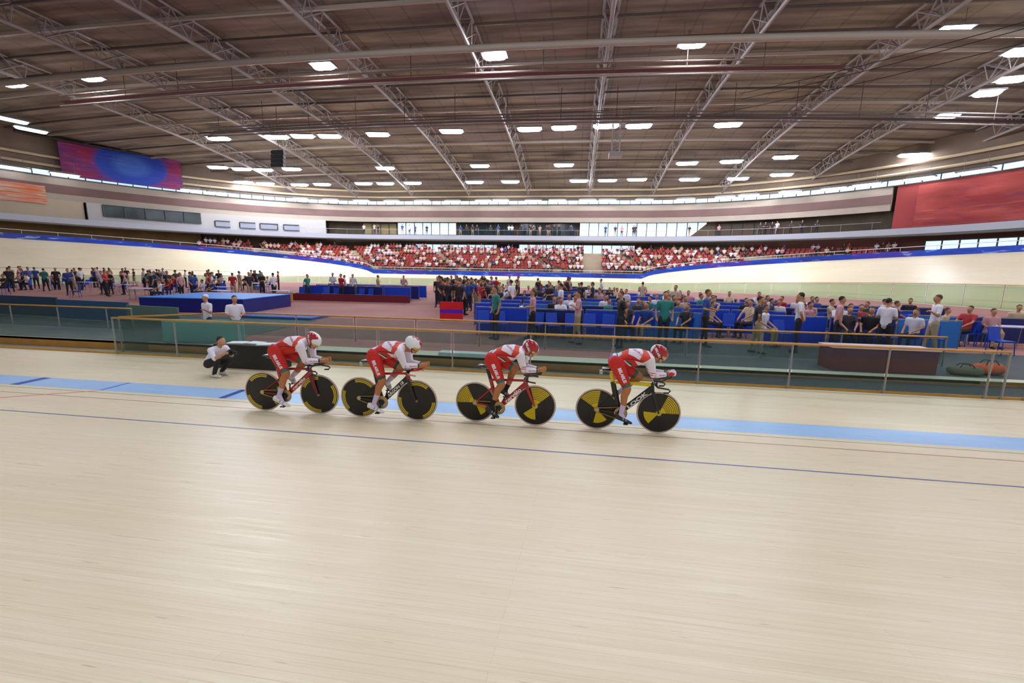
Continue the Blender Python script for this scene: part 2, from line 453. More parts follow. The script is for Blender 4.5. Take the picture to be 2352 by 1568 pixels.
# upper band with its maroon stripe, clerestory, header
wall('wall_upper', -600, 2049, 9.95, 12.62, M_plaster, .3)
wall('trim_1', -600, 2049, 10.75, 11.75, M_stripe, .05, -.06)
wall('wall_upper_right', 2049, 3200, 7.2, 12.62, mat('wall_red', (150, 56, 54), .8, noise=.12, nscale=.3), .3)
wall('trim_2', -600, 3200, 12.62, 12.74, M_frame, .4, -.1)
wall('trim_3', -600, 3200, 13.32, 13.42, M_frame, .4, -.1)
P = G[::8]
mbf = MB(); ci = 0
wall('window_1', -600, 3200, 12.74, 13.32, M_cler, .05, .1)
mb = MB()
for s, t in resample(G, 1.6): mb.box((s-.04, t-.04, 12.7), (s+.04, t+.04, 13.4))
mb.build('trim_4', M_frame, kind='structure')
# gallery slab
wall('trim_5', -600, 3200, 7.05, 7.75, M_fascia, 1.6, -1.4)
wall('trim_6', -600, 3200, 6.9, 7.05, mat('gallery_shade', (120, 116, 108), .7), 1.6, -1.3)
# back walls: gallery level and concourse level
wall('wall_left', -600, 195, 7.7, 10.0, mat('wall_beige', (182, 166, 142), .8, noise=.08, nscale=.3), .3)
wall('wall_booth', 195, 752, 7.7, 10.0, mat('booth_white', (176, 171, 168), .7), .3, -.3)
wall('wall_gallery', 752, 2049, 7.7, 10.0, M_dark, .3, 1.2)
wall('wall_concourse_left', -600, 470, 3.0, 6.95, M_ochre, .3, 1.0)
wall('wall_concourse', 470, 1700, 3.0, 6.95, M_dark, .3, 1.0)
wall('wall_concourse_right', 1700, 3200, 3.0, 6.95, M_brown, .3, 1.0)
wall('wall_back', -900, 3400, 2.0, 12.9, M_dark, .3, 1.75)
# glazed openings: each window is a frame and pane
wn = [2]
def window(x0, x1, z0, z1, m_, off, mull=1.5, depth=.12):
    nm = 'window_%d' % wn[0]; wn[0] += 1
    P = cut(G, x0, x1, (z0+z1)/2)
    if len(P) < 3: return
    P = offset_pts(P, off); Q = P[::4]+[P[-1]]
    e = empty(nm, (P[0][0], P[0][1], z0), kind='structure')
    def b(mb, nme, mt):
        ob = mb.build(nme, mt); ob.parent = e; ob.matrix_parent_inverse = Matrix.Translation(-Vector(e.location)); return ob
    b(wall_mesh(Q, z0, z1, .03), 'pane', m_)
    mb = MB(); wall_mesh(offset_pts(Q, -depth), z0-.08, z0, depth, mb); wall_mesh(offset_pts(Q, -depth), z1, z1+.08, depth, mb)
    for s, t in resample(P, mull): mb.box((s-.05, t-.09, z0), (s+.05, t+.02, z1))
    b(mb, 'window_frame', M_frame)
window(232, 462, 8.45, 9.85, M_dkglass, -.36, 2.2)
for a, b_ in ((490, 530), (548, 590), (596, 640), (650, 690)): window(a, b_, 8.15, 8.95, mat('booth_pane', (150, 152, 166), .2, spec=.8), -.36, 2.5)
window(830, 905, 8.0, 9.8, mat('pane_amber', (150, 132, 92), .3), 1.15)
window(905, 1046, 8.0, 9.9, M_sky, 1.15)
window(1050, 1180, 8.0, 9.9, M_dkglass, 1.15); window(1190, 1322, 8.0, 9.9, M_dkglass, 1.15)
window(1330, 1622, 7.95, 9.95, M_sky, 1.15)
window(1650, 1840, 8.0, 9.6, mat('pane_brown', (84, 66, 50), .3), 1.15)
window(950, 1140, 4.95, 6.35, M_sky, .95); window(1190, 1462, 5.05, 6.45, M_sky, .95)
window(1500, 1680, 5.2, 6.3, mat('pane_dim', (104, 86, 48), .4), .95)
window(2110, 2352, 5.3, 6.35, M_sky, .9); window(2356, 2700, 5.3, 6.35, M_sky, .9)
P = offset_pts(cut(G, 1586, 1642, 9), 1.0); L_ = len(P); vs = []; q = offset_pts(P, .04)
for i, ((a, b_), (c, d)) in enumerate(zip(P, q)):
    zt = 7.95+2.05*min(1, i/(L_*.68)); zt = max(zt, 8.0); vs += [(a, b_, 7.9), (a, b_, zt), (c, d, zt), (c, d, 7.9)]
mb = MB(); mb.add(vs, [(i*4+j, i*4+(j+1) % 4, i*4+4+(j+1) % 4, i*4+4+j) for i in range(L_-1) for j in range(4)]); mb.build('trim_stair', mat('stair_brown', (92, 76, 58), .8), kind='structure')
wall('trim_7', 1143, 1188, 5.0, 6.5, mat('navy_panel', (14, 20, 70), .7), .05, .9)
# concourse floor and gallery floor
mb = MB(); a = ring(7.4, 7.4, 60, -45); b_ = ring(10.2, 15.2, 60, -45)
# stepped stand of the far side: terraces
M_conc = mat('terrace_concrete', (176, 158, 134), .8, noise=.1, nscale=.6)
ROWS = 8
def stand_pts(k): return ring(7.9+.66*k if k < 3 else 9.2, 7.9+.66*k, 60, -40)
stand_rows = []
mb = MB()
for k in range(ROWS):
    ox = min(7.8+.7*k, 9.6); oy = 7.9+.72*k
    P = ring(ox, oy, 60, -10); z = 2.15+.42*k
    stand_rows.append((P, z))
    wall_mesh(P, z-.9, z, .80, mb)
P = ring(9.9, 13.6, 60, -45); wall_mesh(P, 3.6, 5.0, 2.2, mb)
mb.build('trim_terrace', M_conc, kind='structure')
# ------------------------------------------------------------------ murals and banner
def ring_panel(name, x0, x1, z0, z1, off, m_, th=.05, step=.5, **kw):
    P = resample(offset_pts(cut(G, x0, x1, (z0+z1)/2), off), step); L = len(P); o = wall_mesh(P, z0, z1, th).build(name, m_)
    ul = o.data.uv_layers.new(name='UVMap')
    for l in o.data.loops:
        i = l.vertex_index//4; ul.data[l.index].uv = (i/(L-1), (o.data.vertices[l.vertex_index].co.z-z0)/(z1-z0))
    tag(o, **kw); return o
def art(name, fn, rough=.6):
    m = bpy.data.materials.new(name); m.use_nodes = True; nt = m.node_tree; b = nt.nodes['Principled BSDF']; b.inputs['Roughness'].default_value = rough
    uv = N(nt, 'ShaderNodeUVMap'); sp = N(nt, 'ShaderNodeSeparateXYZ'); nt.links.new(uv.outputs[0], sp.inputs[0])
    def noise(su, sv, off=0, det=3, dist=.3):
        c = N(nt, 'ShaderNodeCombineXYZ'); nt.links.new(math_n(nt, 'MULTIPLY', sp.outputs[0], su), c.inputs[0]); nt.links.new(math_n(nt, 'MULTIPLY', sp.outputs[1], sv), c.inputs[1]); c.inputs[2].default_value = off
        n = N(nt, 'ShaderNodeTexNoise'); n.inputs['Scale'].default_value = 1; n.inputs['Detail'].default_value = det; n.inputs['Distortion'].default_value = dist; nt.links.new(c.outputs[0], n.inputs['Vector']); return n.outputs[0]
    def ramp(v, a, c, lo=0, hi=1):
        r = N(nt, 'ShaderNodeMapRange'); r.inputs[1].default_value = a; r.inputs[2].default_value = c; r.inputs[3].default_value = lo; r.inputs[4].default_value = hi; nt.links.new(v, r.inputs[0]); return r.outputs[0]
    nt.links.new(fn(nt, sp.outputs[0], sp.outputs[1], noise, ramp), b.inputs['Base Color']); return m
def banner_art(nt, U, V, noise, ramp):
    c = mixc(nt, ramp(noise(5, 2), .35, .65), srgb(150, 20, 70), srgb(96, 34, 120))
    c = mixc(nt, ramp(noise(7, 5, 4), .55, .7, 0, .8), c, srgb(196, 60, 90))
    du = math_n(nt, 'DIVIDE', math_n(nt, 'SUBTRACT', U, .56), .31); dv = math_n(nt, 'DIVIDE', math_n(nt, 'SUBTRACT', V, .60), .66)
    d = math_n(nt, 'SQRT', math_n(nt, 'ADD', math_n(nt, 'MULTIPLY', du, du), math_n(nt, 'MULTIPLY', dv, dv)))
    c = mixc(nt, ramp(d, .9, 1.08, 1, 0), c, srgb(18, 62, 176)); c = mixc(nt, ramp(d, .35, .62, 1, 0), c, srgb(52, 100, 196))
    return mixc(nt, ramp(noise(3, 24, 8), .5, .75, 0, .35), c, srgb(120, 120, 200))
ring_panel('banner', 128, 422, 12.9, 16.9, -.7, art('banner_print', banner_art), label='huge magenta banner with a blue oval hanging high at the upper left', cat='banner')
mb = MB(); P = offset_pts(cut(G, 20, 470, 17), -.75); mb.tube([(s, t, 17.08) for s, t in P[::6]], .16, 6)
tag(mb.build('banner_rail', mat('black_steel', (30, 28, 30), .5)), 'black steel pipe running along the top edge of the huge banner', 'pipe')
def mural_l(nt, U, V, noise, ramp):
    c = mixc(nt, ramp(noise(4, 5), .4, .6), srgb(200, 168, 150), srgb(206, 120, 96)); return mixc(nt, ramp(noise(3, 12, 5), .52, .62, 0, .9), c, srgb(196, 104, 40))
def mural_r(nt, U, V, noise, ramp):
    c = mixc(nt, ramp(noise(3, 3), .35, .6), srgb(140, 42, 42), srgb(176, 74, 68)); c = mixc(nt, ramp(noise(5, 16, 5, 4, .8), .55, .68, 0, .7), c, srgb(112, 44, 76))
    return mixc(nt, ramp(noise(4, 20, 11, 4, .6), .60, .72, 0, .6), c, srgb(196, 120, 90))
ring_panel('wall_mural', -200, 120, 9.3, 11.4, -.12, art('mural_left', mural_l, .8), label='faded wall mural with orange and red bands at the far left edge', cat='mural')
ring_panel('wall_mural', 2100, 2700, 7.9, 12.4, -.1, art('mural_right', mural_r, .8), label='large red wall mural with dark streaks above the far right banking', cat='mural')
# ------------------------------------------------------------------ roof
SC = (SL+SR)/2
def roof_z(s, t):
    rho = (abs(s-SC)/82)**3+(abs(t-CY)/41.5)**2.4
    return 13.6+4.6*max(-.15, 1-rho)
mb = MB(); nx, ny = 60, 44
for i in range(nx+1):
    for j in range(ny+1):
        s = -74+128*i/nx; t = -4+84*j/ny; mb.v.append((s, t, roof_z(s, t)+.9))
for i in range(nx):
    for j in range(ny): mb.f.append((i*(ny+1)+j, (i+1)*(ny+1)+j, (i+1)*(ny+1)+j+1, i*(ny+1)+j+1)); mb.m.append(0)
def roof_material():
    m = bpy.data.materials.new('roof_deck'); m.use_nodes = True; nt = m.node_tree; b = nt.nodes['Principled BSDF']
    geo = N(nt, 'ShaderNodeNewGeometry'); sp = N(nt, 'ShaderNodeSeparateXYZ'); nt.links.new(geo.outputs['Position'], sp.inputs[0])
    cb = N(nt, 'ShaderNodeCombineXYZ'); nt.links.new(math_n(nt, 'MULTIPLY', sp.outputs[0], .12), cb.inputs[0]); nt.links.new(math_n(nt, 'MULTIPLY', sp.outputs[1], .9), cb.inputs[1])
    nz = N(nt, 'ShaderNodeTexNoise'); nz.inputs['Scale'].default_value = 1.2; nz.inputs['Detail'].default_value = 6; nt.links.new(cb.outputs[0], nz.inputs['Vector'])
    n2 = N(nt, 'ShaderNodeTexNoise'); n2.inputs['Scale'].default_value = .07; nt.links.new(geo.outputs['Position'], n2.inputs['Vector'])
    mr_ = N(nt, 'ShaderNodeMapRange'); mr_.inputs[1].default_value = .35; mr_.inputs[2].default_value = .65; nt.links.new(nz.outputs[0], mr_.inputs[0])
    c = mixc(nt, mr_.outputs[0], srgb(108, 94, 80), srgb(168, 154, 132))
    m2 = N(nt, 'ShaderNodeMapRange'); m2.inputs[1].default_value = .4; m2.inputs[2].default_value = .62; nt.links.new(n2.outputs[0], m2.inputs[0])
    c = mixc(nt, math_n(nt, 'MULTIPLY', m2.outputs[0], .5), c, srgb(128, 110, 112))
    seam = math_n(nt, 'LESS_THAN', math_n(nt, 'FRACT', math_n(nt, 'MULTIPLY', sp.outputs[0], .42)), .06)
    c = mixc(nt, math_n(nt, 'MULTIPLY', seam, .35), c, srgb(84, 70, 66))
    nt.links.new(c, b.inputs['Base Color']); b.inputs['Roughness'].default_value = .8
    return m
mb.build('ceiling', roof_material(), None, True, 'structure')
P = G[::8]; mb = MB(); q = offset_pts(P, .2); vs = []
for (a, b_), (c, d) in zip(P, q): zt = roof_z(a, b_)+.88; vs += [(a, b_, 13.42), (a, b_, zt), (c, d, zt), (c, d, 13.42)]
fs = [(i*4+j, i*4+(j+1) % 4, i*4+4+(j+1) % 4, i*4+4+j) for i in range(len(P)-1) for j in range(4)]
mb.add(vs, fs); mb.build('wall_top', mat('wall_top_brown', (122, 104, 88), .8, noise=.25, nscale=.3), kind='structure')
for zz, dd in ((13.9, -.25), (14.9, -.25)):
    g = MB(); g.tube([(s, t, min(zz, roof_z(s, t)+.75)) for s, t in offset_pts(P, dd)], .16, 6)
    tag(g.build('ring_beam', mat('beam_cream', (206, 184, 150), .6)), ('lower' if zz < 14 else 'upper')+' cream steel beam following the curved wall above the daylight strip', 'beam')
M_truss = mat('truss_grey', (158, 148, 144), .5); M_purl = mat('purlin_brown', (92, 76, 68), .6); M_purl2 = mat('purlin_pale', (168, 154, 140), .5)
M_cat = mat('catwalk_maroon', (96, 40, 50), .6)
# arched lattice trusses across the hall
for k in range(-5, 6):
    s = 1.5+9.5*k-.0
    g = MB(); prev = None; i = 0
    t = 8.0
    ch = [[], [], []]
    while t < 71:
        z = roof_z(s, t)
        if z > 13.65:
            A = (s-.45, t, z+.7); B = (s+.45, t, z+.7); Cc = (s, t+.0, z-.5)
            ch[0].append(A); ch[1].append(B); ch[2].append(Cc)
        t += 1.8
    if len(ch[0]) < 3: continue
    e = empty('roof_truss', (s, 33, roof_z(s, 33)), label='pale grey arched lattice truss spanning the hall under the brown roof', cat='truss', group='arched lattice trusses under the roof')
    for c_, rr in zip(ch, (.09, .09, .13)):
        g = MB(); g.tube(c_, rr, 6); child(g, 'chord', M_truss, e)
    g = MB()
    for i in range(len(ch[0])-1):
        g.tube([ch[0][i], ch[2][i+1 if i % 2 else i]], .045, 4); g.tube([ch[1][i], ch[2][i+1 if i % 2 else i]], .045, 4)
        mid = ch[2][i+1] if i % 2 == 0 else ch[2][i]
        g.tube([ch[0][i+1], mid], .045, 4); g.tube([ch[1][i+1], mid], .045, 4); g.tube([ch[0][i], ch[1][i]], .04, 4)
    child(g, 'lattice', M_truss, e, kind='stuff')
# purlins along the hall
for k, t in enumerate(np.arange(11, 71, 3.0)):
    g = MB(); pts = [(s, t, roof_z(s, t)+.62) for s in np.arange(-72, 53, 3.0) if roof_z(s, t) > 13.0]
    if len(pts) < 3: continue
    g.tube(pts, .11 if k % 3 else .16, 5, up=(0, 1, 0))
    pale = k % 3 == 0
    tag(g.build('roof_purlin', M_purl2 if pale else M_purl), ('pale' if pale else 'brown')+' steel purlin running lengthwise under the roof', 'beam', ('pale' if pale else 'brown')+' roof purlins')
def catwalk(t, z, s0, s1, lab, col, rail):
    e = empty('catwalk', ((s0+s1)/2, t, z), label=lab, cat='catwalk')
    inv = Matrix.Translation(-Vector(e.location))
    def b(mb, nm, mt): o = mb.build(nm, mt, e); o.matrix_parent_inverse = inv
    z = lambda s, z=z: z-1.2*((s-SC)/45)**2
    S = np.linspace(s0, s1, 24)
    g = MB(); g.tube([(s, t, z(s)) for s in S], .5, 4, up=(0, 1, 0), flat=(.18, .75)); b(g, 'deck', col)
    for dz, dt in ((.42, -.4), (-.42, -.45), (.42, .45)):
        g = MB(); g.tube([(s, t+dt, z(s)+dz) for s in S], .06, 6); b(g, 'handrail', rail)
    for s in np.arange(s0+1, s1, 5):
        g = MB(); g.tube([(s, t, z(s)), (s, t, roof_z(s, t)+.8)], .03, 4); b(g, 'hanger', M_purl)
catwalk(34.5, 16.6, -44, 17, 'maroon catwalk with pale handrails hanging nearest under the roof', M_cat, M_purl2)
catwalk(43.2, 16.2, -38, 40, 'second dark maroon catwalk hanging behind the nearest one', mat('catwalk_dark', (62, 40, 48), .6), mat('rail_grey', (120, 108, 104), .5))
# round duct and a thin black line across the roof
g = MB(); g.tube([(s, 31.2, 17.0-1.2*((s-SC)/45)**2) for s in np.linspace(-48, 40, 24)], .22, 10, up=(0, 1, 0))
tag(g.build('duct', mat('duct_grey', (172, 160, 148), .45), None, True), 'long pale round duct above the nearest maroon catwalk', 'duct')
def cable(p, q, sag, lab):
    a, b_ = Vector(p), Vector(q); pts = [a.lerp(b_, i/20)-Vector((0, 0, sag*4*(i/20)*(1-i/20))) for i in range(21)]
    g = MB(); g.tube(pts, .022, 5); tag(g.build('cable', mat('cable_black', (24, 22, 24), .6)), lab, 'cable')
cable(on_z(1700, 215, 16.2), on_z(2480, 14, 14.4), .2, 'upper thin black cable slanting below the roof at the right')
cable(on_z(1700, 228, 16.2), on_z(2480, 30, 14.4), .2, 'middle thin black cable slanting below the roof at the right')
cable(on_z(1640, 262, 16.2), on_z(2480, 66, 14.2), .2, 'lowest thin black cable slanting below the roof at the right')
cable(on_z(900, 270, 15.6), on_z(1500, 248, 15.6), .1, 'thin black cable strung across the middle of the roof')
# mast of the scoring rig hanging at the centre right
g = MB()
for dx in (-.35, .35):
    for dy in (-.35, .35): g.tube([(3.2+dx, 45+dy, 17.4), (3.2+dx, 45+dy, 13.6)], .05, 5)
for i in range(9): g.tube([(2.85, 44.65, 13.6+.42*i), (3.55, 44.65, 14.0+.42*i)], .03, 4)
g.box((2.6, 44.4, 13.2), (3.8, 45.6, 13.6))
tag(g.build('hanging_rig', M_truss), 'square grey lattice mast hanging from the roof right of centre', 'mast')
for (x, y, lab) in ((640, 345, 'cluster of black loudspeakers hanging from the roof at the left'),):
    P = on_z(x, y, 14.2); e = empty('speaker_cluster', P, label=lab, cat='loudspeaker')
    for q in range(4):
        g = MB(); z0 = -.1-.42*q; dx = -.06*q
        g.add([(-.7, -.25+dx, z0-.36), (.7, -.25+dx, z0-.36), (.55, .35+dx, z0-.33), (-.55, .35+dx, z0-.33), (-.7, -.3+dx, z0), (.7, -.3+dx, z0), (.55, .35+dx, z0), (-.55, .35+dx, z0)],
              [(0, 3, 2, 1), (4, 5, 6, 7), (0, 1, 5, 4), (1, 2, 6, 5), (2, 3, 7, 6), (3, 0, 4, 7)])
        g.build('speaker_box', mat('speaker_black', (34, 32, 36), .5), e)
    g = MB(); g.tube([(0, 0, 0), (0, 0, roof_z(P.x, P.y)+.7-14.2)], .03, 5); g.box((-.6, -.2, -.08), (.6, .2, 0)); g.build('bracket', M_purl, e)
# ------------------------------------------------------------------ floodlights
M_lens = mat('lamp_lens', (236, 242, 255), .3, emit=LAMP)
M_house = mat('lamp_housing', (120, 118, 120), .5)
M_lens2 = mat('lamp_lens_wall', (236, 242, 255), .3, emit=4.0)
def make_lamp(w, d, lens=None):
    e = empty('floodlight', (0, 0, 0))
    g = MB(); g.box((-w/2-.08, -d/2-.08, .0), (w/2+.08, d/2+.08, .12)); g.box((-w/2+.2, -.12, .12), (w/2-.2, .12, .28)); g.build('housing', M_house, e)
    g = MB(); k = 8; h = .26
    prof = [(math.cos(math.pi*i/k)*d/2, -math.sin(math.pi*i/k)*h) for i in range(k+1)]
    vs = []; 
    for xx, sc_ in ((-w/2, .0), (-w/2+.14, .8), (-w/2+.35, 1), (w/2-.35, 1), (w/2-.14, .8), (w/2, .0)):
        vs += [(xx, y*(.55+.45*sc_), z*sc_) for y, z in prof]
    fs = []
    for a in range(5):
        for i in range(k): fs.append((a*(k+1)+i, a*(k+1)+i+1, (a+1)*(k+1)+i+1, (a+1)*(k+1)+i))
    g.add(vs, fs); g.build('lens', lens or M_lens, e, True)
    for sx in (-1, 1):
        g = MB(); g.tube([(sx*w/3, 0, .1), (sx*w/3, 0, 1.3)], .02, 4); g.build('hanger', M_house, e)
    return e
def ring_dist(s, t):         # >1 outside the oval of the wall
    if s < SL: return ((s-SL)/(R+9))**2+((t-CY)/(R+14))**2
    if s > SR: return ((s-SR)/(R+9))**2+((t-CY)/(R+14))**2
    return ((t-CY)/(R+14))**2
def lamp_at(x, y):
    d = ray(x, y); lo, hi = 12., 120.
    f_ = lambda k: CAMH+d.z*k-(roof_z(d.x*k, d.y*k)-.55)
    k = 12.
    while k < 110 and f_(k) < 0 and ring_dist(d.x*k, d.y*k) < .93: k += .25
    return Vector((d.x*k, d.y*k, CAMH+d.z*k)), k
near_l = [(30, 195), (210, 181), (742, 154), (1136, 131), (1590, 103), (2190, 73), (2346, 122)]
clus = [(2325, 184), (2290, 200), (2268, 216), (2240, 232), (2178, 267), (2338, 205), (2300, 222)]
r2 = [(502, 319), (636, 316), (695, 314), (757, 314), (868, 310), (1037, 303), (1216, 298), (1295, 295), (1345, 297), (1392, 291), (1467, 291), (1672, 288), (1708, 281)]
r3 = [(500, 385), (555, 389), (605, 391), (670, 389), (885, 387), (916, 387), (1102, 382), (1295, 380), (1334, 377), (1578, 376), (1612, 373), (1680, 372), (1735, 369), (1803, 362), (2096, 357)]
r4 = [(560, 419), (610, 422), (650, 424), (688, 425), (740, 424), (835, 422), (885, 422), (948, 421), (1090, 419), (1130, 418), (1172, 418), (1330, 416), (1395, 415), (1430, 414), (1463, 413), (1583, 413), (1695, 411), (1795, 402)]
r5 = [(440, 438), (500, 444), (560, 450), (620, 455), (690, 459), (760, 461), (830, 462), (900, 463), (970, 463), (1040, 463), (1110, 462), (1150, 461), (1225, 462), (1280, 461), (1350, 461), (1395, 461), (1430, 462), (1480, 460), (1575, 459), (1620, 457), (1665, 454), (1720, 450), (1815, 443), (1860, 438), (1915, 434), (1990, 425), (2110, 411), (2170, 404), (2240, 395), (2310, 384)]
r6 = [(25, 276), (72, 299), (30, 386), (90, 392), (150, 402)]
proto = {}; placed = []
for grp, L_ in (('near', near_l), ('cluster', clus), ('second', r2), ('third', r3), ('fourth', r4), ('fifth', r5), ('side', r6)):
    for (x, y) in L_:
        P, k = lamp_at(x, y)
        SZ = {'near': 1.9, 'cluster': 2.0}.get(grp, 2.7)
        if any((P-q).length < SZ for q in placed): continue
        placed.append(P)
        key = 'big' if grp in ('near', 'cluster') else ('mid' if grp in ('second', 'third') else ('wall' if grp in ('fifth', 'side') else 'far'))
        if key not in proto: proto[key] = e = make_lamp(*{'big': (1.7, 1.0), 'mid': (2.5, 1.05), 'far': (2.6, .85), 'wall': (2.6, .8, M_lens2)}[key])
        else: e = copy_tree(proto[key])
        e.location = P+Vector((0, 0, .1)); e.rotation_euler.z = (math.atan2(P.y-CY, P.x-max(SL, min(SR, P.x)))-math.pi/2) if grp in ('fifth', 'side') else -math.atan2(P.x, P.y)*.25 if grp != 'near' else 0
        lab = {'near': 'large white floodlight in the row nearest the camera', 'cluster': 'white floodlight bunched with others at the upper right edge', 'second': 'white floodlight in the second row hanging under the roof',
               'third': 'white floodlight in the third row hanging under the roof', 'fourth': 'long white floodlight in the fourth row, above the pale duct line', 'fifth': 'long white floodlight in the last row, just above the daylight strip', 'side': 'long white floodlight beside the magenta banner at the upper left'}[grp]
        tag(e, lab, 'lamp', lab.replace('floodlight', 'floodlights'))

# the rows of floodlights that hang nearer than the frame shows, over the near straight
for y_ in (3.0, 13.0, 22.0):
    for x_ in range(-16, 35, 10):
        e = copy_tree(proto['big']); e.location = (x_, y_, roof_z(x_, y_)-.45)
        tag(e, 'large white floodlight hanging over the near straight, above the frame', 'lamp', 'floodlights over the near straight')

# ------------------------------------------------------------------ track bicycles (x forward, y to the rider's left, z up, origin at the rear wheel contact)
M_carbon = mat('carbon_black', (16, 16, 18), .28, spec=.6); M_disc = mat('disc_black', (20, 18, 17), .38)
M_yel = mat('disc_yellow', (214, 184, 6), .4); M_ring = mat('disc_ring', (70, 60, 8), .45)
M_tyre = mat('tyre_pinkish', (206, 184, 176), .6); M_tyred = mat('tyre_edge_red', (176, 110, 104), .6)
M_rim = mat('rim_black', (12, 12, 14), .4); M_alu = mat('alloy_grey', (170, 172, 178), .3, metal=.9)
M_gold = mat('chainring_gold', (186, 156, 104), .32, metal=.55); M_chain = mat('chain_gold', (176, 146, 60), .35, metal=.6)
M_red = mat('frame_red', (176, 10, 24), .25, coat=.5); M_yelf = mat('frame_yellow', (232, 208, 10), .3, coat=.4)
M_wht = mat('lettering_white', (240, 238, 240), .5); M_redbar = mat('bar_red', (196, 20, 30), .35); M_pinkbar = mat('grip_pink', (205, 130, 130), .5)
WR = .335
def wheel(parent, x, style, rot):
    """solid disc wheel; style 'sector' or 'arc'; rot angle of the yellow fields"""
    w = empty('wheel'); w.parent = parent; w.location = (x, 0, WR)
    R_ = .309; K = 34; n_ = 120
    prof = [(0.0, .030)]+[(R_*i/K, .028-.016*(i/K)**1.5) for i in range(1, K+1)]
    def mf(i, a):
        r = i/K; d = (a-rot) % (2*math.pi); f = r*R_
        if style == 'sector':
            s1 = (d < math.radians(66)); s2 = (math.radians(176) < d < math.radians(232))
            if r < .14: return 1
            if s1 and r < .96: return 2 if (r > .36 and int(i) % 3 == 0) else 1
            if s2 and r < .74: return 1
            return 0
        dd = d % math.radians(120)
        if r > .82 and dd < math.radians(66):
            if .82 < r < .87 or .905 < r < .965: return 1
        return 0
    g = MB()
    for side in (-1, 1):
        g.lathe([(r, side*h) for r, h in prof], n=n_, axis='y', mfun=mf)
    g.lathe([(R_, -.012), (R_, .012)], n=n_, axis='y', mi=3)
    o = g.build('disc', (M_disc, M_yel, M_ring, M_rim), w, True, edge=40)
    g = MB()
    for i in range(1): 
        prof2 = [(.314+.0135*(1-math.cos(t)) if 0 else .3215+.0135*math.cos(t), .0125*math.sin(t)) for t in (2*math.pi*k/12 for k in range(13))]
        g.lathe(prof2, n=n_, axis='y', mfun=lambda i, a: 1 if (i % 12 < 1 or i % 12 > 11) else 0)
    g.build('tyre', (M_tyre, M_tyred), w, True)
    g = MB(); g.lathe([(0, -.052), (.012, -.052), (.014, -.03), (.02, -.028), (.02, .028), (.014, .03), (.012, .052), (0, .052)], n=16, axis='y'); g.build('hub', M_alu, w, True, edge=40)
    return w
def blade(g, a, b, wa, wb, ta, tb, mi=0, n=14, mid=None):
    """aero tube: section long along the side view, thin across"""
    a, b = Vector(a), Vector(b); pts = [a, b] if mid is None else [a, Vector(mid), b]
    k = len(pts); d = (b-a).normalized(); yv = Vector((0, 1, 0))
    vs = []
    for i, p in enumerate(pts):
        f = i/(k-1); w_, t_ = wa+(wb-wa)*f, ta+(tb-ta)*f
        dd = ((pts[min(i+1, k-1)]-pts[max(i-1, 0)])).normalized(); s_ = yv.cross(dd).normalized()
        for j in range(n):
            th = 2*math.pi*j/n; vs.append(p+s_*(math.cos(th)*w_)+yv*(math.sin(th)*t_))
    fs = []
    for i in range(k-1):
        for j in range(n): fs.append((i*n+j, i*n+(j+1) % n, (i+1)*n+(j+1) % n, (i+1)*n+j))
    fs += [tuple(range(n-1, -1, -1)), tuple((k-1)*n+j for j in range(n))]
    g.add(vs, fs, mi)
def arc_pts(c, r, a0, a1, n=14): return [(c[0]+r*math.cos(a0+(a1-a0)*i/n), c[1], c[2]+r*math.sin(a0+(a1-a0)*i/n)) for i in range(n+1)]
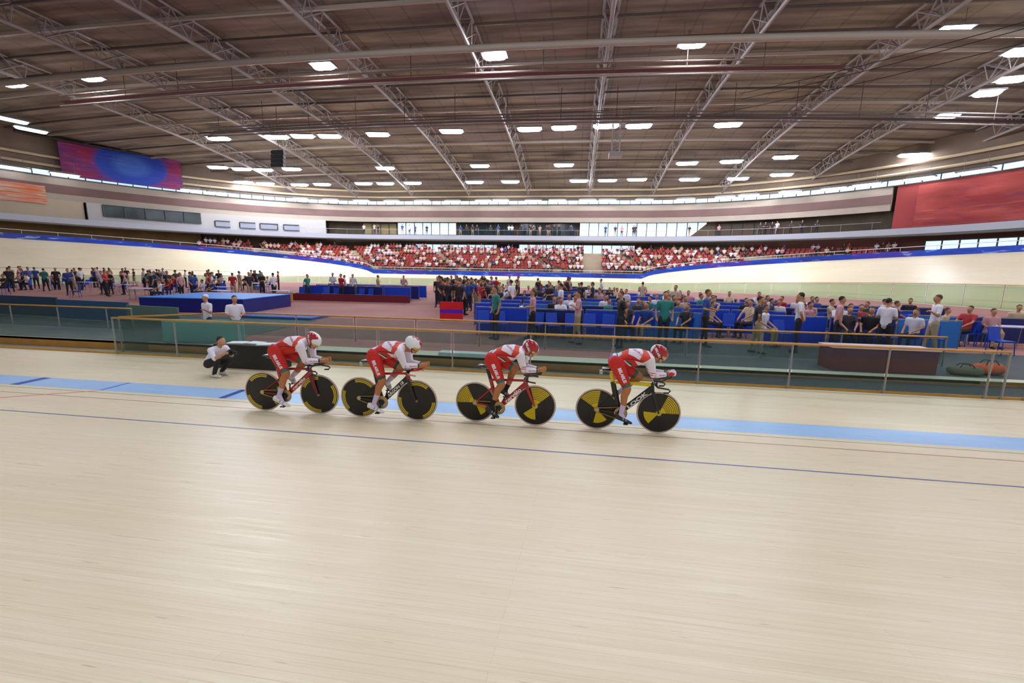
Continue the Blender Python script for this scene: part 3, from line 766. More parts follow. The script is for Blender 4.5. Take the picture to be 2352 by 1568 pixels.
def make_bike(name, label, S):
    """S: dict of measurements and colours"""
    e = empty(name, label=label, cat='bicycle')
    WB = S['wb']; RA, FA = Vector((0, 0, WR)), Vector((WB, 0, WR)); BBp = Vector((S['bb'][0], 0, S['bb'][1]))
    wheel(e, 0, S['wheel'], S['rr']); wheel(e, WB, S['wheel'], S['fr'])
    HT, HB = Vector((S['ht'][0], 0, S['ht'][1])), Vector((S['hb'][0], 0, S['hb'][1])); ST = Vector((S['st'][0], 0, S['st'][1]))
    f = empty('frame'); f.parent = e
    mm = S['mats']           # main, top, seat
    g = MB(); blade(g, BBp+Vector((-.005, 0, .0)), HB.lerp(HT, .35), S.get('dw', .036), S.get('dw', .036)+.004, .018, .020); g.build('down_tube', mm['down'], f, True, edge=50)
    g = MB(); blade(g, ST+Vector((0, 0, -.01)), HT+Vector((-.01, 0, -.005)), .020, S.get('topw', .022), .016, .018, mid=None); g.build('top_tube', mm['top'], f, True, edge=50)
    g = MB(); mid = BBp.lerp(ST, .5)+Vector((-.012, 0, 0)); blade(g, BBp, ST, .036*S.get('stw', 1), .031*S.get('stw', 1), .017, .017, mid=mid); g.build('seat_tube', mm['seat'], f, True, edge=50)
    g = MB(); blade(g, HB+Vector((.006, 0, -.02)), HT+Vector((-.004, 0, .02)), .032, .034, .022, .02); g.build('head_tube', mm['head'], f, True, edge=50)
    for sd in (-1, 1):
        y = sd*.045
        g = MB(); blade(g, (BBp.x-.03, sd*.028, BBp.z+.0), (0, y, WR), .018, .014, .008, .007); g.build('chainstay', mm['stay'], f, True, edge=50)
        j = BBp.lerp(ST, S.get('ssj', .62)); g = MB(); blade(g, (j.x-.01, sd*.022, j.z), (0, y, WR), .015, .011, .009, .007); g.build('seatstay', mm['stay'], f, True, edge=50)
        g = MB(); g.box((-.03, y-.005, WR-.018), (.02, y+.005, WR+.016)); g.build('dropout', M_alu, f)
    # fork with two blades and a crown
    fk = empty('fork'); fk.parent = e
    cr = HB+Vector((.012, 0, -.015))
    g = MB(); g.tube([cr+Vector((0, -.045, -.0)), cr+Vector((0, .045, 0))], .024, 10); g.build('crown', mm['fork'], fk, True, edge=50)
    for sd in (-1, 1):
        g = MB(); blade(g, cr+Vector((0, sd*.043, 0)), FA+Vector((-.004, sd*.048, .0)), .027*S.get('fkw', 1), .013*S.get('fkw', 1), .009, .007, mid=cr.lerp(FA, .5)+Vector((-.006, sd*.048, 0)))
        g.build('fork_blade', mm['fork'], fk, True, edge=50)
    # seat post, saddle
    sp = Vector((S['saddle'][0], 0, S['saddle'][1]))
    g = MB(); blade(g, ST+Vector((.0, 0, .0)), sp+Vector((.03, 0, -.045)), .030, .028, .012, .012); g.build('seatpost', mm['post'], e, True, edge=50)
    bmm = bmesh.new(); a = sp
    hull_bm(bmm, [((a.x-.09, -.05, a.z), (.03, .03, .014)), ((a.x-.09, .05, a.z), (.03, .03, .014)), ((a.x+.0, 0, a.z-.006), (.04, .045, .015))])
    hull_bm(bmm, [((a.x-.02, 0, a.z-.006), (.04, .05, .015)), ((a.x+.15, 0, a.z-.012), (.03, .018, .014))])
    me_ = bpy.data.meshes.new('saddle'); bmm.to_mesh(me_); bmm.free(); me_.materials.append(S.get('saddlem', M_carbon)); me_.polygons.foreach_set('use_smooth', [True]*len(me_.polygons))
    so = bpy.data.objects.new('saddle', me_); C.objects.link(so); so.parent = e; so.rotation_euler = (0, 0, 0)
    g = MB(); g.tube([(a.x-.08, -.02, a.z-.02), (a.x-.03, -.02, a.z-.045), (a.x+.07, -.018, a.z-.045), (a.x+.12, -.008, a.z-.02)], .004, 6); g.build('saddle_rail', M_alu, so)
    if S.get('tagbox'):
        g = MB(); g.box((a.x-.15, -.02, a.z-.085), (a.x-.10, .02, a.z-.025)); g.tube([(a.x-.11, 0, a.z-.05), (a.x-.06, 0, a.z-.03)], .006, 6); g.build('timing_chip', M_alu, so)
    # cranks, chainring, pedals
    ck = empty('crankset'); ck.parent = e
    R_ = .098; Yc = -.052
    g = MB(); g.lathe([(R_, Yc-.002), (R_, Yc+.002), (.052, Yc+.002), (.052, Yc-.002), (R_, Yc-.002)], (BBp.x, 0, BBp.z), 48, axis='y'); g.build('chainring', M_gold, ck)
    g = MB(); g.lathe([(0, Yc-.006), (.03, Yc-.006), (.056, Yc-.003), (.056, Yc+.003), (0, Yc+.004)], (BBp.x, 0, BBp.z), 5, axis='y'); g.lathe([(0, -.075), (.022, -.075), (.022, .075), (0, .075)], (BBp.x, 0, BBp.z), 16, axis='y'); g.build('spider', M_carbon, ck)
    for sd, P in ((-1, S['ped_r']), (1, S['ped_l'])):
        P = Vector((P[0], sd*.078, P[1])); B0 = Vector((BBp.x, sd*.072, BBp.z))
        g = MB(); blade(g, B0, P, .016, .011, .007, .006); ob = g.build('crank_arm', S.get('crankm', M_carbon), ck, True, edge=50)
        g = MB(); g.box((P.x-.035, sd*.088-(.0 if sd > 0 else .062), P.z-.009), (P.x+.035, sd*.088+(.062 if sd > 0 else 0), P.z+.007)); g.tube([(P.x, sd*.07, P.z), (P.x, sd*.14, P.z)], .007, 8); g.build('pedal', M_carbon, ck)
    # chain, top and bottom run round the ring and the rear cog
    cg = .032; g = MB(); pts = []
    ang = math.atan2(BBp.z-WR, BBp.x)
    pts += [(0+cg*math.cos(t), Yc, WR+cg*math.sin(t)) for t in np.linspace(ang+math.pi/2, ang+1.5*math.pi, 8)]
    pts += [(BBp.x+(R_+.004)*math.cos(t), Yc, BBp.z+(R_+.004)*math.sin(t)) for t in np.linspace(ang-math.pi/2, ang+math.pi/2, 20)]
    g.tube(pts, .0055, 6, closed=True, up=(0, 1, 0)); g.build('chain', M_chain, e)
    g = MB(); g.lathe([(cg, Yc-.002), (cg, Yc+.002), (.008, Yc+.002), (.008, Yc-.002), (cg, Yc-.002)], (0, 0, WR), 20, axis='y'); g.build('rear_cog', M_alu, e)
    # handlebar: base bar with drop grips, elbow pads, extensions
    hb = empty('handlebar'); hb.parent = e; sx, sz = S['bar']
    bmt = S.get('barm', M_carbon); gm = S.get('gripm', M_carbon)
    g = MB(); blade(g, HT+Vector((0, 0, .01)), (sx-.02, 0, sz+.0), .026, .024, .02, .02); g.build('stem', bmt, hb, True, edge=50)
    g = MB(); g.tube([(sx+.02, -.20, sz-.012), (sx, -.12, sz), (sx-.01, 0, sz), (sx, .12, sz), (sx+.02, .20, sz-.012)], .015, 10, flat=(1.5, .7)); g.build('base_bar', bmt, hb, True)
    for sd in (-1, 1):
        g = MB(); g.tube([(sx+.02, sd*.2, sz-.012), (sx+.09, sd*.205, sz-.02), (sx+.17, sd*.205, sz-.03), (sx+.195, sd*.205, sz-.055), (sx+.17, sd*.205, sz-.085), (sx+.10, sd*.205, sz-.088)] if S.get('drop', 1) else [(sx+.02, sd*.2, sz-.012), (sx+.08, sd*.205, sz-.02), (sx+.15, sd*.205, sz-.03)], .0125, 9); g.build('grip', gm, hb, True)
        px_, pz_ = S['pad']; yy = sd*.105
        g = MB(); g.tube([(px_+.01, yy, sz), (px_+.01, yy, pz_-.015)], .014, 8); g.build('riser', bmt, hb)
        g = MB(); g.lathe([(0, -.012), (.045, -.012), (.05, 0), (.045, .006), (0, .0)], (px_, yy, pz_-.008), 18); g.build('elbow_pad', M_carbon, hb, True, edge=50)
        ex, ez = S['ext']; y2 = sd*.055
        g = MB(); g.tube([(px_-.02, sd*.085, pz_-.03), (px_+.08, sd*.07, pz_-.032), (ex-.07, y2, ez-.035), (ex-.015, y2, ez-.015), (ex, y2, ez+.03)], .0115, 10); g.build('extension', S.get('extm', bmt), hb, True)
    # lettering along the down tube on both faces
    if S.get('text'):
        a, b = BBp, HB.lerp(HT, .35); d = (b-a).normalized(); c = a.lerp(b, .52)
        flat_text('lettering', S['text'], S['tsize'], (c.x, -.023, c.z), d, Vector((0, -1, 0)).cross(d)*-1 if Vector((0, -1, 0)).cross(d).z < 0 else Vector((0, -1, 0)).cross(d), M_wht, f, bold=S.get('tb', .003), space=S.get('tsp', 1.0), shear=S.get('tsh', 0), width=S.get('tw'))
    return e
def place_pair(e, rc, fc):
    """stand a bike on the banking with its wheels on two points of the track"""
    a, b = Vector(rc), Vector(fc); yaw = math.atan2(b.y-a.y, b.x-a.x); pitch = math.atan2(b.z-a.z, (b-a).to_2d().length)
    e.location = a; e.rotation_mode = 'XYZ'; e.rotation_euler = (0, -pitch, yaw)
BLK = dict(down=M_carbon, top=M_carbon, seat=M_carbon, head=M_carbon, stay=M_carbon, fork=M_carbon, post=M_carbon)
M_dkred = mat('fork_dark_red', (110, 12, 22), .35)
REDM = dict(BLK, down=M_red, top=M_red, seat=M_red, head=M_red, stay=M_red, fork=M_red)
YB = dict(BLK, top=M_yelf, post=M_yelf)
RR = math.radians
SPEC = {
 4: dict(wb=.947, bb=(.365, .302), wheel='sector', rr=RR(82), fr=RR(0), ht=(.822, .785), hb=(.828, .685), st=(.228, .795), topw=.036, saddle=(.165, .995), mats=YB, ped_r=(.445, .158), ped_l=(.285, .446), dw=.043, stw=1.25,
         bar=(.862, .80), pad=(.862, .888), ext=(1.10, .93), text='LOOK', tsize=.076, tb=.003, tw=.38, tagbox=1),
 3: dict(wb=.986, bb=(.40, .272), wheel='sector', rr=RR(118), fr=RR(40), ht=(.812, .745), hb=(.843, .65), st=(.25, .735), topw=.020, saddle=(.165, .955), mats=REDM, ped_r=(.325, .125), ped_l=(.475, .419), dw=.04,
         bar=(.86, .79), pad=(.85, .87), ext=(1.09, .89), drop=0, text='cervélo', tsize=.085, tb=.003, tw=.33, ssj=.7),
 2: dict(wb=.955, bb=(.385, .288), wheel='arc', rr=RR(40), fr=RR(-70), ht=(.80, .775), hb=(.823, .67), st=(.262, .75), topw=.018, saddle=(.165, .945), mats=dict(BLK, top=M_red, head=M_red), ped_r=(.341, .13), ped_l=(.429, .446), dw=.038,
         bar=(.862, .82), pad=(.84, .868), ext=(1.08, .885), drop=0, extm=M_redbar, gripm=M_pinkbar, text='ARGON 18', tsize=.068, tb=.002, tw=.37, tsh=.2, topm=1, tagbox=1),
 1: dict(wb=.967, bb=(.405, .298), wheel='arc', rr=RR(75), fr=RR(-30), ht=(.815, .765), hb=(.845, .665), st=(.262, .745), topw=.020, saddle=(.165, .955), mats=dict(REDM, fork=M_dkred, stay=mat('frame_dark_red', (130, 10, 20), .25)), ped_r=(.395, .133), ped_l=(.415, .463), dw=.038,
         bar=(.865, .80), pad=(.845, .868), ext=(1.10, .885), fkw=1.5, text='cervélo', tsize=.07, tb=.002, tw=.3),
}
BLAB = {4: 'track bike with yellow top tube and black frame, ridden by the leading cyclist', 3: 'red track bike with yellow-sector disc wheels, second from the front',
        2: 'black track bike with red top tube and yellow rim arcs, third in line', 1: 'dark red track bike with yellow rim arcs, last in line'}
CONTACT = {1: ((-5.10, 6.427), (-4.134, 6.480)), 2: ((-3.395, 6.451), (-2.441, 6.463)), 3: ((-1.554, 6.783), (-.568, 6.757)), 4: ((.410, 6.839), (1.357, 6.824))}
BIKE = {}
for i in (4, 3, 2, 1):
    b = make_bike('track_bicycle', BLAB[i], SPEC[i]); (a0, a1), (b0, b1) = CONTACT[i]
    place_pair(b, (a0, a1, bank_z(a0, a1)+.001), (b0, b1, bank_z(b0, b1)+.001)); BIKE[i] = b

# ------------------------------------------------------------------ the four cyclists
M_sred = mat('suit_red', (206, 30, 24), .55, noise=.06, nscale=30, sheen=.2); M_swht = mat('suit_white', (238, 230, 245), .6)
M_sgrn = mat('suit_green', (10, 84, 62), .6); M_skin = mat('skin_tan', (186, 118, 72), .5, noise=.06, nscale=12); M_steal = mat('cuff_teal', (20, 130, 140), .6)
M_sdrk = mat('suit_dark_piping', (90, 12, 16), .6); M_hair = mat('hair_dark', (40, 26, 20), .7); M_skinf = mat('skin_face', (206, 140, 108), .5)
M_sorg = mat('suit_orange_red', (222, 70, 44), .6); M_numb = mat('race_number', (200, 214, 232), .6); M_nblue = mat('race_number_blue', (40, 80, 190), .6)
M_sockw = mat('sock_white', (214, 200, 236), .7); M_sockb = mat('sock_black', (18, 18, 22), .7); M_shoeb = mat('shoe_black', (22, 24, 30), .3, spec=.7); M_shoew = mat('shoe_white', (232, 230, 232), .35)
M_glove = mat('glove_red', (220, 28, 44), .6); M_lip = mat('lips', (160, 80, 70), .5)
M_visor = mat('visor_gold', (206, 170, 96), .12, metal=.8); M_hred = mat('helmet_red', (168, 8, 22), .22, coat=.6); M_hwht = mat('helmet_white', (236, 236, 240), .25, coat=.5); M_strap = mat('helmet_strap', (20, 20, 24), .6)
BODY_M = [M_sred, M_swht, M_sgrn, M_skin, M_steal, M_sdrk, M_sorg, M_numb, M_nblue, M_sockw, M_sockb, M_glove, M_skinf, M_hair, M_lip]
# hips and shoulder of the pose the suit pattern is drawn for
REF = (Vector((.265, 0, 1.105)), Vector((.741, 0, 1.21)))
WHITE_PANEL = [(.464, 1.45), (.454, 1.353), (.424, 1.269), (.51, 1.237), (.591, 1.189), (.645, 1.295), (.632, 1.45)]
NUMBER = [(.10, 1.19), (.173, 1.175), (.21, 1.161), (.335, 1.256), (.330, 1.35), (.1, 1.35)]
WEDGE_W = [(.358, 1.169), (.383, 1.165), (.496, 1.077), (.467, 1.065)]
WEDGE_G = [(.378, 1.170), (.412, 1.171), (.510, 1.105), (.485, 1.078)]
SIDE_W = [(.52, 1.173), (.70, 1.125), (.70, 1.06), (.578, 1.10)]
PIPE = [(.352, 1.195), (.352, 1.186), (.489, 1.186), (.589, 1.165), (.689, 1.115), (.689, 1.126), (.589, 1.180), (.489, 1.20)]
def lerp3(a, b, f): return tuple(a[i]+(b[i]-a[i])*f for i in range(3))
def hand_prims(wr, hd, sd):
    """palm, four bent fingers and a thumb closing round the tip of the extension; sd side (+1 left)"""
    w, h = Vector(wr), Vector(hd); d = (h-w).normalized(); side = Vector((0, sd, 0)); dn = Vector((d.z, 0, -d.x)).normalized()
    if dn.z > 0: dn = -dn
    out = []; pal = w+d*.045
    out.append(('hand', [(w, .024), (pal+side*.012, (.030, .022, .032)), (w+d*.078+side*.012, (.016, .02, .034))]))
    k0 = w+d*.082
    for j, (off, L) in enumerate(((.030, .040), (.011, .045), (-.009, .042), (-.027, .034))):
        b0 = k0-dn*off+side*.016; b1 = b0+d*L*.8-side*.004; b2 = b1-side*.026+d*.008; b3 = b2-side*.006-d*.020
        out.append(('finger', [(b0, .0098), (b1, .0088)])); out.append(('finger', [(b1, .0088), (b2, .0082)])); out.append(('finger', [(b2, .0082), (b3, .0076)]))
    t0 = w+d*.03-dn*.026-side*.006; t1 = t0+d*.035-side*.016-dn*.006; t2 = t1+d*.028+dn*.004
    out.append(('finger', [(t0, .0125), (t1, .0105)])); out.append(('finger', [(t1, .0105), (t2, .009)]))
    return out
def make_rider(i, K):
    L = []          # (tag, blobs)
    hip = Vector((K['hip'][0], 0, K['hip'][1])); sh = Vector((K['sh'][0], 0, K['sh'][1]))
    ax = (sh-hip); al = ax.length; ax.normalize(); nz_ = Vector((-ax.z, 0, ax.x))       # along the back, away from the belly
    rx, rn = (REF[1]-REF[0]).normalized(), None; rn = Vector((-rx.z, 0, rx.x)); sc_ = al/(REF[1]-REF[0]).length
    def T(x, y, z):              # reference pose to this rider's torso
        v = Vector((x, 0, z))-REF[0]; q = hip+ax*(v.dot(rx)*sc_)+nz_*(v.dot(rn)); return (q.x, y, q.z)
    # trunk: pelvis, waist, ribs, shoulder girdle
    pel = [(T(.268, .078, 1.108), (.130, .088, .132)), (T(.268, -.078, 1.108), (.130, .088, .132)), (T(.33, 0, 1.155), (.11, .125, .095))]
    wai = [(T(.35, 0, 1.165), (.11, .138, .108)), (T(.48, 0, 1.205), (.11, .145, .128))]
    rib = [(T(.48, 0, 1.205), (.10, .145, .128)), (T(.60, 0, 1.218), (.09, .158, .118)), (T(.665, 0, 1.212), (.08, .158, .108))]
    shg = [(T(.66, 0, 1.215), (.08, .145, .10)), (T(.722, .122, 1.222), (.060, .06, .068)), (T(.722, -.122, 1.222), (.060, .06, .068)), (T(.75, 0, 1.232), (.05, .07, .055))]
    bel = [(T(.38, 0, 1.10), (.07, .10, .06)), (T(.56, 0, 1.12), (.08, .12, .055))]
    for b in (pel, wai, rib, shg, bel): L.append(('torso', b))
    hc = Vector((K['head'][0], K.get('heady', 0), K['head'][1])); pt = K.get('pitch', 32); yw = K.get('yawh', 0)
    Rm = Matrix.Rotation(RR(yw), 3, 'Z') @ Matrix.Rotation(RR(pt), 3, 'Y')
    def Hd(x, y, z): v = Rm @ Vector((x, y, z)); return (hc.x+v.x, hc.y+v.y, hc.z+v.z)
    nb = Vector(T(.755, 0, 1.235)); L.append(('neck', [(nb, (.055, .07, .06)), (Hd(-.045, 0, -.06), .056)])); L.append(('neck', [(nb+Vector((.01, 0, -.02)), (.05, .055, .05)), (Hd(.0, 0, -.085), .045)]))
    L.append(('head', [(Hd(-.02, 0, .01), (.088, .075, .092)), (Hd(.03, 0, .0), (.062, .07, .078))]))
    L.append(('face', [(Hd(.045, 0, -.03), (.042, .056, .05)), (Hd(.052, 0, -.095), (.026, .030, .022)), (Hd(-.005, .045, -.07), .022), (Hd(-.005, -.045, -.07), .022)]))
    L.append(('nose', [(Hd(.088, 0, -.022), .010), (Hd(.108, 0, -.052), (.012, .013, .010)), (Hd(.092, 0, -.058), (.01, .016, .008))]))
    L.append(('lips', [(Hd(.088, .014, -.080), (.008, .010, .007)), (Hd(.088, -.014, -.080), (.008, .010, .007))]))
    L.append(('face', [(Hd(.078, 0, -.104), .015), (Hd(.07, 0, -.1), .018)]))
    seg = {}
    for sd, t in ((-1, 'r'), (1, 'l')):
        S_ = Vector(T(.741, sd*.170, 1.207)); E_ = Vector((K['el'][0], sd*K.get('ely', .125), K['el'][1])); W_ = Vector((K['wr'][0], sd*.058, K['wr'][1])); H_ = Vector((K['hd'][0], sd*.05, K['hd'][1]))
        if t == 'l': E_ += Vector(K.get('eloff', (0, 0, 0))); W_ += Vector((-.0, 0, 0))
        L.append(('upper', [(S_, .072), (lerp3(S_, E_, .35), (.066, .056, .066)), ])); L.append(('upper', [(lerp3(S_, E_, .35), (.066, .056, .066)), (E_, .046)])); L.append(('upper', [(T(.68, sd*.12, 1.205), .078), (S_, .062)]))
        L.append(('fore', [(E_, .046), (lerp3(E_, W_, .3), .048)])); L.append(('fore', [(lerp3(E_, W_, .3), .048), (W_, (.031, .029, .030))]))
        L += hand_prims(W_, H_, sd)
        kk, aa, ft, hl = K['k'+t], K['a'+t], K['toe'+t], K['heel'+t]
        Hp = hip+Vector((0, sd*.088, 0)); Kn = Vector((kk[0], sd*kk[2] if len(kk) > 2 else sd*.095, kk[1])); An = Vector((aa[0], sd*.105, aa[1]))
        L.append(('thigh', [(Hp+Vector((0, 0, .0)), (.128, .088, .128)), (lerp3(Hp, Kn, .38), (.104, .086, .104))])); L.append(('thigh', [(lerp3(Hp, Kn, .38), (.104, .086, .104)), (lerp3(Hp, Kn, .8), (.074, .066, .074))]))
        L.append(('thigh', [(lerp3(Hp, Kn, .8), (.074, .066, .074)), (Kn, .059)]))
        dv = (An-Kn).normalized(); bk = Vector((dv.z, 0, -dv.x)); bk = bk if bk.x < 0 else -bk
        cf = Vector(lerp3(Kn, An, .30))+bk*.020
        L.append(('shin', [(Kn, .058), (Kn+dv*.04+(Kn-Hp).normalized()*.006, .050), (cf, (.058, .054, .060))])); L.append(('shin', [(cf, (.058, .054, .060)), (lerp3(Kn, An, .62), .047)])); L.append(('shin', [(lerp3(Kn, An, .62), .047), (An, (.037, .032, .037))]))
        F_ = Vector((ft[0], sd*.115, ft[1])); HL = Vector((hl[0], sd*.105, hl[1]))
        L.append(('foot', [(An, .03), (HL+(An-HL)*.35, .026), (HL.lerp(F_, .6)+(An-HL)*.12, .024)]))
        seg[t] = (Hp, Kn, An, S_, E_, W_, H_, F_, HL)
    root = empty('cyclist', label=K['label'], cat='person')
    me_ = fuse([b for _, b in L], .0065, 4, 'body')
    # --- colours by region
    Cn = face_centres(me_); best = np.full(len(Cn), 1e9); tagi = np.zeros(len(Cn), int); names = [t for t, _ in L]
    for k, (t, bl) in enumerate(L):
        for a in range(len(bl)):
            b = (a+1) % len(bl)
            if len(bl) > 1 and b == 0 and len(bl) == 2: continue
            A, B = np.array(bl[a][0]), np.array(bl[b][0]); ra = np.mean(bl[a][1]) if isinstance(bl[a][1], tuple) else bl[a][1]; rb = np.mean(bl[b][1]) if isinstance(bl[b][1], tuple) else bl[b][1]
            AB = B-A; f = np.clip(((Cn-A) @ AB)/(AB @ AB+1e-9), 0, 1); dd = np.linalg.norm(Cn-(A+f[:, None]*AB), axis=1)-(ra+(rb-ra)*f)
            if t == 'thigh': dd -= .004
            if t in ('nose', 'lips', 'head'): dd -= .003
            m_ = dd < best; best[m_] = dd[m_]; tagi[m_] = k
    tg = np.array(names)[tagi]; M_ = np.zeros(len(Cn), int)
    # torso pattern in reference coordinates
    hx, axx, nn = np.array(hip), np.array(ax), np.array(nz_)
    q = Cn-hx; u_, v_ = (q @ axx)/sc_, q @ nn
    X_ = REF[0].x+u_*rx.x+v_*rn.x; Z_ = REF[0].z+u_*rx.z+v_*rn.z
    wsh = ((Z_ > 1.242) & (X_ > .742-.387*(Z_-1.242))) | ((Z_ <= 1.242) & (X_ > .742-1.055*(1.242-Z_)))
    tor = (tg == 'torso') | ((tg == 'upper') & ~wsh & (Z_ > 1.10))
    M_[tor] = 0
    hi = tor & (X_ > .27) & (Z_ > 1.19); M_[hi & (X_ > .30)] = 6 if i in (1, 2, 3, 4) else 0
    M_[tor & in_poly(X_, Z_, [(.1, 1.20), (.30, 1.22), (.42, 1.262), (.51, 1.233), (.591, 1.186), (.646, 1.151), (.9, 1.10), (.9, .9), (.1, .9)])] = 0
    M_[tor & in_poly(X_, Z_, PIPE)] = 5
    if i != 1:
        M_[tor & in_poly(X_, Z_, WEDGE_W)] = 1; M_[tor & in_poly(X_, Z_, WEDGE_G)] = 2; M_[tor & in_poly(X_, Z_, SIDE_W)] = 1
    M_[tor & in_poly(X_, Z_, WHITE_PANEL)] = 1
    num = tor & in_poly(X_, Z_, NUMBER) & (np.abs(Cn[:, 1]) < .115); M_[num] = 7
    M_[num & (X_ < .205)] = 8; M_[num & (X_ > .255) & (X_ < .275) & (i > 2)] = 2
    wsh = ((Z_ > 1.242) & (X_ > .742-.387*(Z_-1.242))) | ((Z_ <= 1.242) & (X_ > .742-1.055*(1.242-Z_)))
    M_[tor & wsh & (X_ > .60)] = 1
    M_[tg == 'neck'] = 3; M_[(tg == 'head')] = 13; M_[np.isin(tg, ['face', 'nose'])] = 12; M_[tg == 'lips'] = 14
    up = (tg == 'upper') & ~tor; M_[up] = 1
    M_[tg == 'fore'] = 1; M_[np.isin(tg, ['hand', 'finger'])] = 11 if i == 4 else 3
    if i == 4: M_[tg == 'finger'] = 1
    for sd, t in ((-1, 'r'), (1, 'l')):
        Hp, Kn, An, S_, E_, W_, H_, F_, HL = [np.array(v) for v in seg[t]]
        sm = (np.sign(Cn[:, 1]) == sd)
        def along(A, B): return ((Cn-A) @ (B-A))/((B-A) @ (B-A))
        f = along(Hp, Kn); th = (tg == 'thigh') & sm; ce = .80 if t == 'r' else .74
        M_[th] = 0; M_[th & (f > ce)] = 2; M_[th & (f > ce+.03) & (f < ce+.075)] = 4 if (i in (3, 4, 1)) else 2; M_[th & (f > ce+.10)] = 3
        f = along(Kn, An); si = ((tg == 'shin') | (tg == 'foot')) & sm; M_[si] = 3
        sk = K.get('sock', 9); M_[si & (f > K.get('sockh', .66))] = sk
        f = along(E_, W_); fo = (tg == 'fore') & sm; M_[fo & (f > .86)] = 2; M_[fo & (f > .97)] = 3
        rd = fo & (f > .0) & (f < .12) & (np.sin(Cn[:, 2]*260+Cn[:, 0]*140) > .25); M_[rd] = 0
        fu = along(S_, E_); uu = up & sm; M_[uu & (fu > .72) & (fu < .94) & (np.sin(Cn[:, 2]*190) > .35) & (i > 2)] = 5 if i == 1 else 0
    for m_ in BODY_M: me_.materials.append(m_)
    me_.polygons.foreach_set('material_index', M_.astype(np.int32)); me_.polygons.foreach_set('use_smooth', [True]*len(Cn))
    ob = bpy.data.objects.new('body', me_); C.objects.link(ob); ob.parent = root
    # --- shoes
    SM = K['shoe']; sho = []
    for sd, t in ((-1, 'r'), (1, 'l')):
        Hp, Kn, An, S_, E_, W_, H_, F_, HL = seg[t]; d = (F_-HL).normalized(); upv = Vector((-d.z, 0, d.x)); upv = upv if upv.dot(An-HL) > 0 else -upv
        ms = fuse([[(HL+upv*.028, (.036, .034, .034)), (HL+upv*.052, .034), (HL.lerp(F_, .45)+upv*.03, (.034, .038, .03))], [(HL.lerp(F_, .4)+upv*.028, (.034, .036, .03)), (HL.lerp(F_, .78)+upv*.018, (.034, .043, .022)), (F_+upv*.014, (.024, .03, .016))],
                   [(HL+upv*.006, (.03, .032, .012)), (HL.lerp(F_, .75)+upv*.004, (.03, .042, .010)), (F_+upv*.004, (.022, .03, .009))], [(HL.lerp(F_, .68)-upv*.012, (.03, .026, .012)), (HL.lerp(F_, .78)-upv*.012, (.03, .026, .012))]], .006, 2, 'shoe')
        cc = face_centres(ms); hl_, dd_, uu_ = np.array(HL), np.array(d), np.array(upv); zz = (cc-hl_) @ uu_; xx = (cc-hl_) @ dd_
        mi = np.zeros(len(cc), int); mi[zz < .004] = 1; Lf = (F_-HL).length
        mi[(zz > .02) & (np.abs(xx-Lf*.42) < .010)] = 2; mi[(zz > .018) & (np.abs(xx-Lf*.62) < .009)] = 2
        for m_ in (SM, M_strap, mat('shoe_strap_grey', (150, 152, 160), .4)): ms.materials.append(m_)
        ms.polygons.foreach_set('material_index', mi.astype(np.int32)); ms.polygons.foreach_set('use_smooth', [True]*len(cc))
        so = bpy.data.objects.new('shoe', ms); C.objects.link(so); so.parent = root
    # --- helmet: short-tailed aero shell with visor, lettering and strap
    he = empty('helmet'); he.parent = root; he.location = hc; he.rotation_mode = 'XYZ'; he.rotation_euler = Rm.to_euler()
    nu, nv = 64, 44; g = MB(); vs = []; HS = K.get('hs', 1)
    def shell(a, b, s=1):        # a around (0 = front), b from pole down
        x = math.sin(b)*math.cos(a); y = math.sin(b)*math.sin(a); z = math.cos(b)
        lx = .128 if x > 0 else .150
        X = x*lx; Y = y*.092*(1-.10*max(0, -x)); Z = z*(.118 if z > 0 else .120)+(-.012*x if x < 0 else -.0*x)
        return (X*s*HS-.005, Y*s*HS, Z*s*HS+.012)
    def low(a):                  # lower rim of the shell
        c = math.cos(a); return RR(106+ (24 if c < .35 else 0)*min(1, (.35-c)/.4) - (4*max(0, c)))
    for k in range(nv+1):
        for j in range(nu):
            a = 2*math.pi*j/nu; vs.append(shell(a, .001+low(a)*k/nv))
    base = len(vs)
    for j in range(nu): a = 2*math.pi*j/nu; vs.append(shell(a, low(a), .88))
    fs = []; ms_ = []
    H0, H1 = (0, 1) if K['helmet'] == 'red' else ((1, 0) if K['helmet'] == 'white' else (0, 1))
    for k in range(nv):
        for j in range(nu):
            j2 = (j+1) % nu; fs.append((k*nu+j, k*nu+j2, (k+1)*nu+j2, (k+1)*nu+j))
            p = [sum(vs[t_][c] for t_ in fs[-1])/4 for c in range(3)]; ay = abs(p[1]); mi = H0
            if K['helmet'] == 'red' and (ay < .020+.010*math.sin(p[0]*70) and p[2] > -.01) or (K['helmet'] == 'red' and p[0] < -.128): mi = H1
            if K['helmet'] == 'white' and (ay < .032+.008*math.sin(p[0]*90) and p[2] > .0 and p[0] > -.09): mi = H1
            if K['helmet'] == 'split' and (p[0] > .035-.03*math.sin(p[2]*40) or ay < .03): mi = H1
            ms_.append(mi)
    for j in range(nu): j2 = (j+1) % nu; fs.append((nv*nu+j, nv*nu+j2, base+j2, base+j)); ms_.append(2)
    g.v = vs; g.f = fs; g.m = ms_; sh_o = g.build('helmet_shell', (M_hred, M_hwht, M_strap), he, True, edge=50)
    g = MB(); vs = []; n1, n2 = 28, 8
    for k in range(n2+1):
        for j in range(n1+1):
            a = RR(-68)+RR(136)*j/n1; b = RR(94)+RR(28-(10*abs(j/n1-.5)*2))*k/n2; vs.append(shell(a, b, 1.02))
    for k in range(n2+1):
        for j in range(n1+1):
            a = RR(-68)+RR(136)*j/n1; b = RR(94)+RR(28-(10*abs(j/n1-.5)*2))*k/n2; vs.append(shell(a, b, .995))
    nn_ = (n1+1)*(n2+1); fs = []
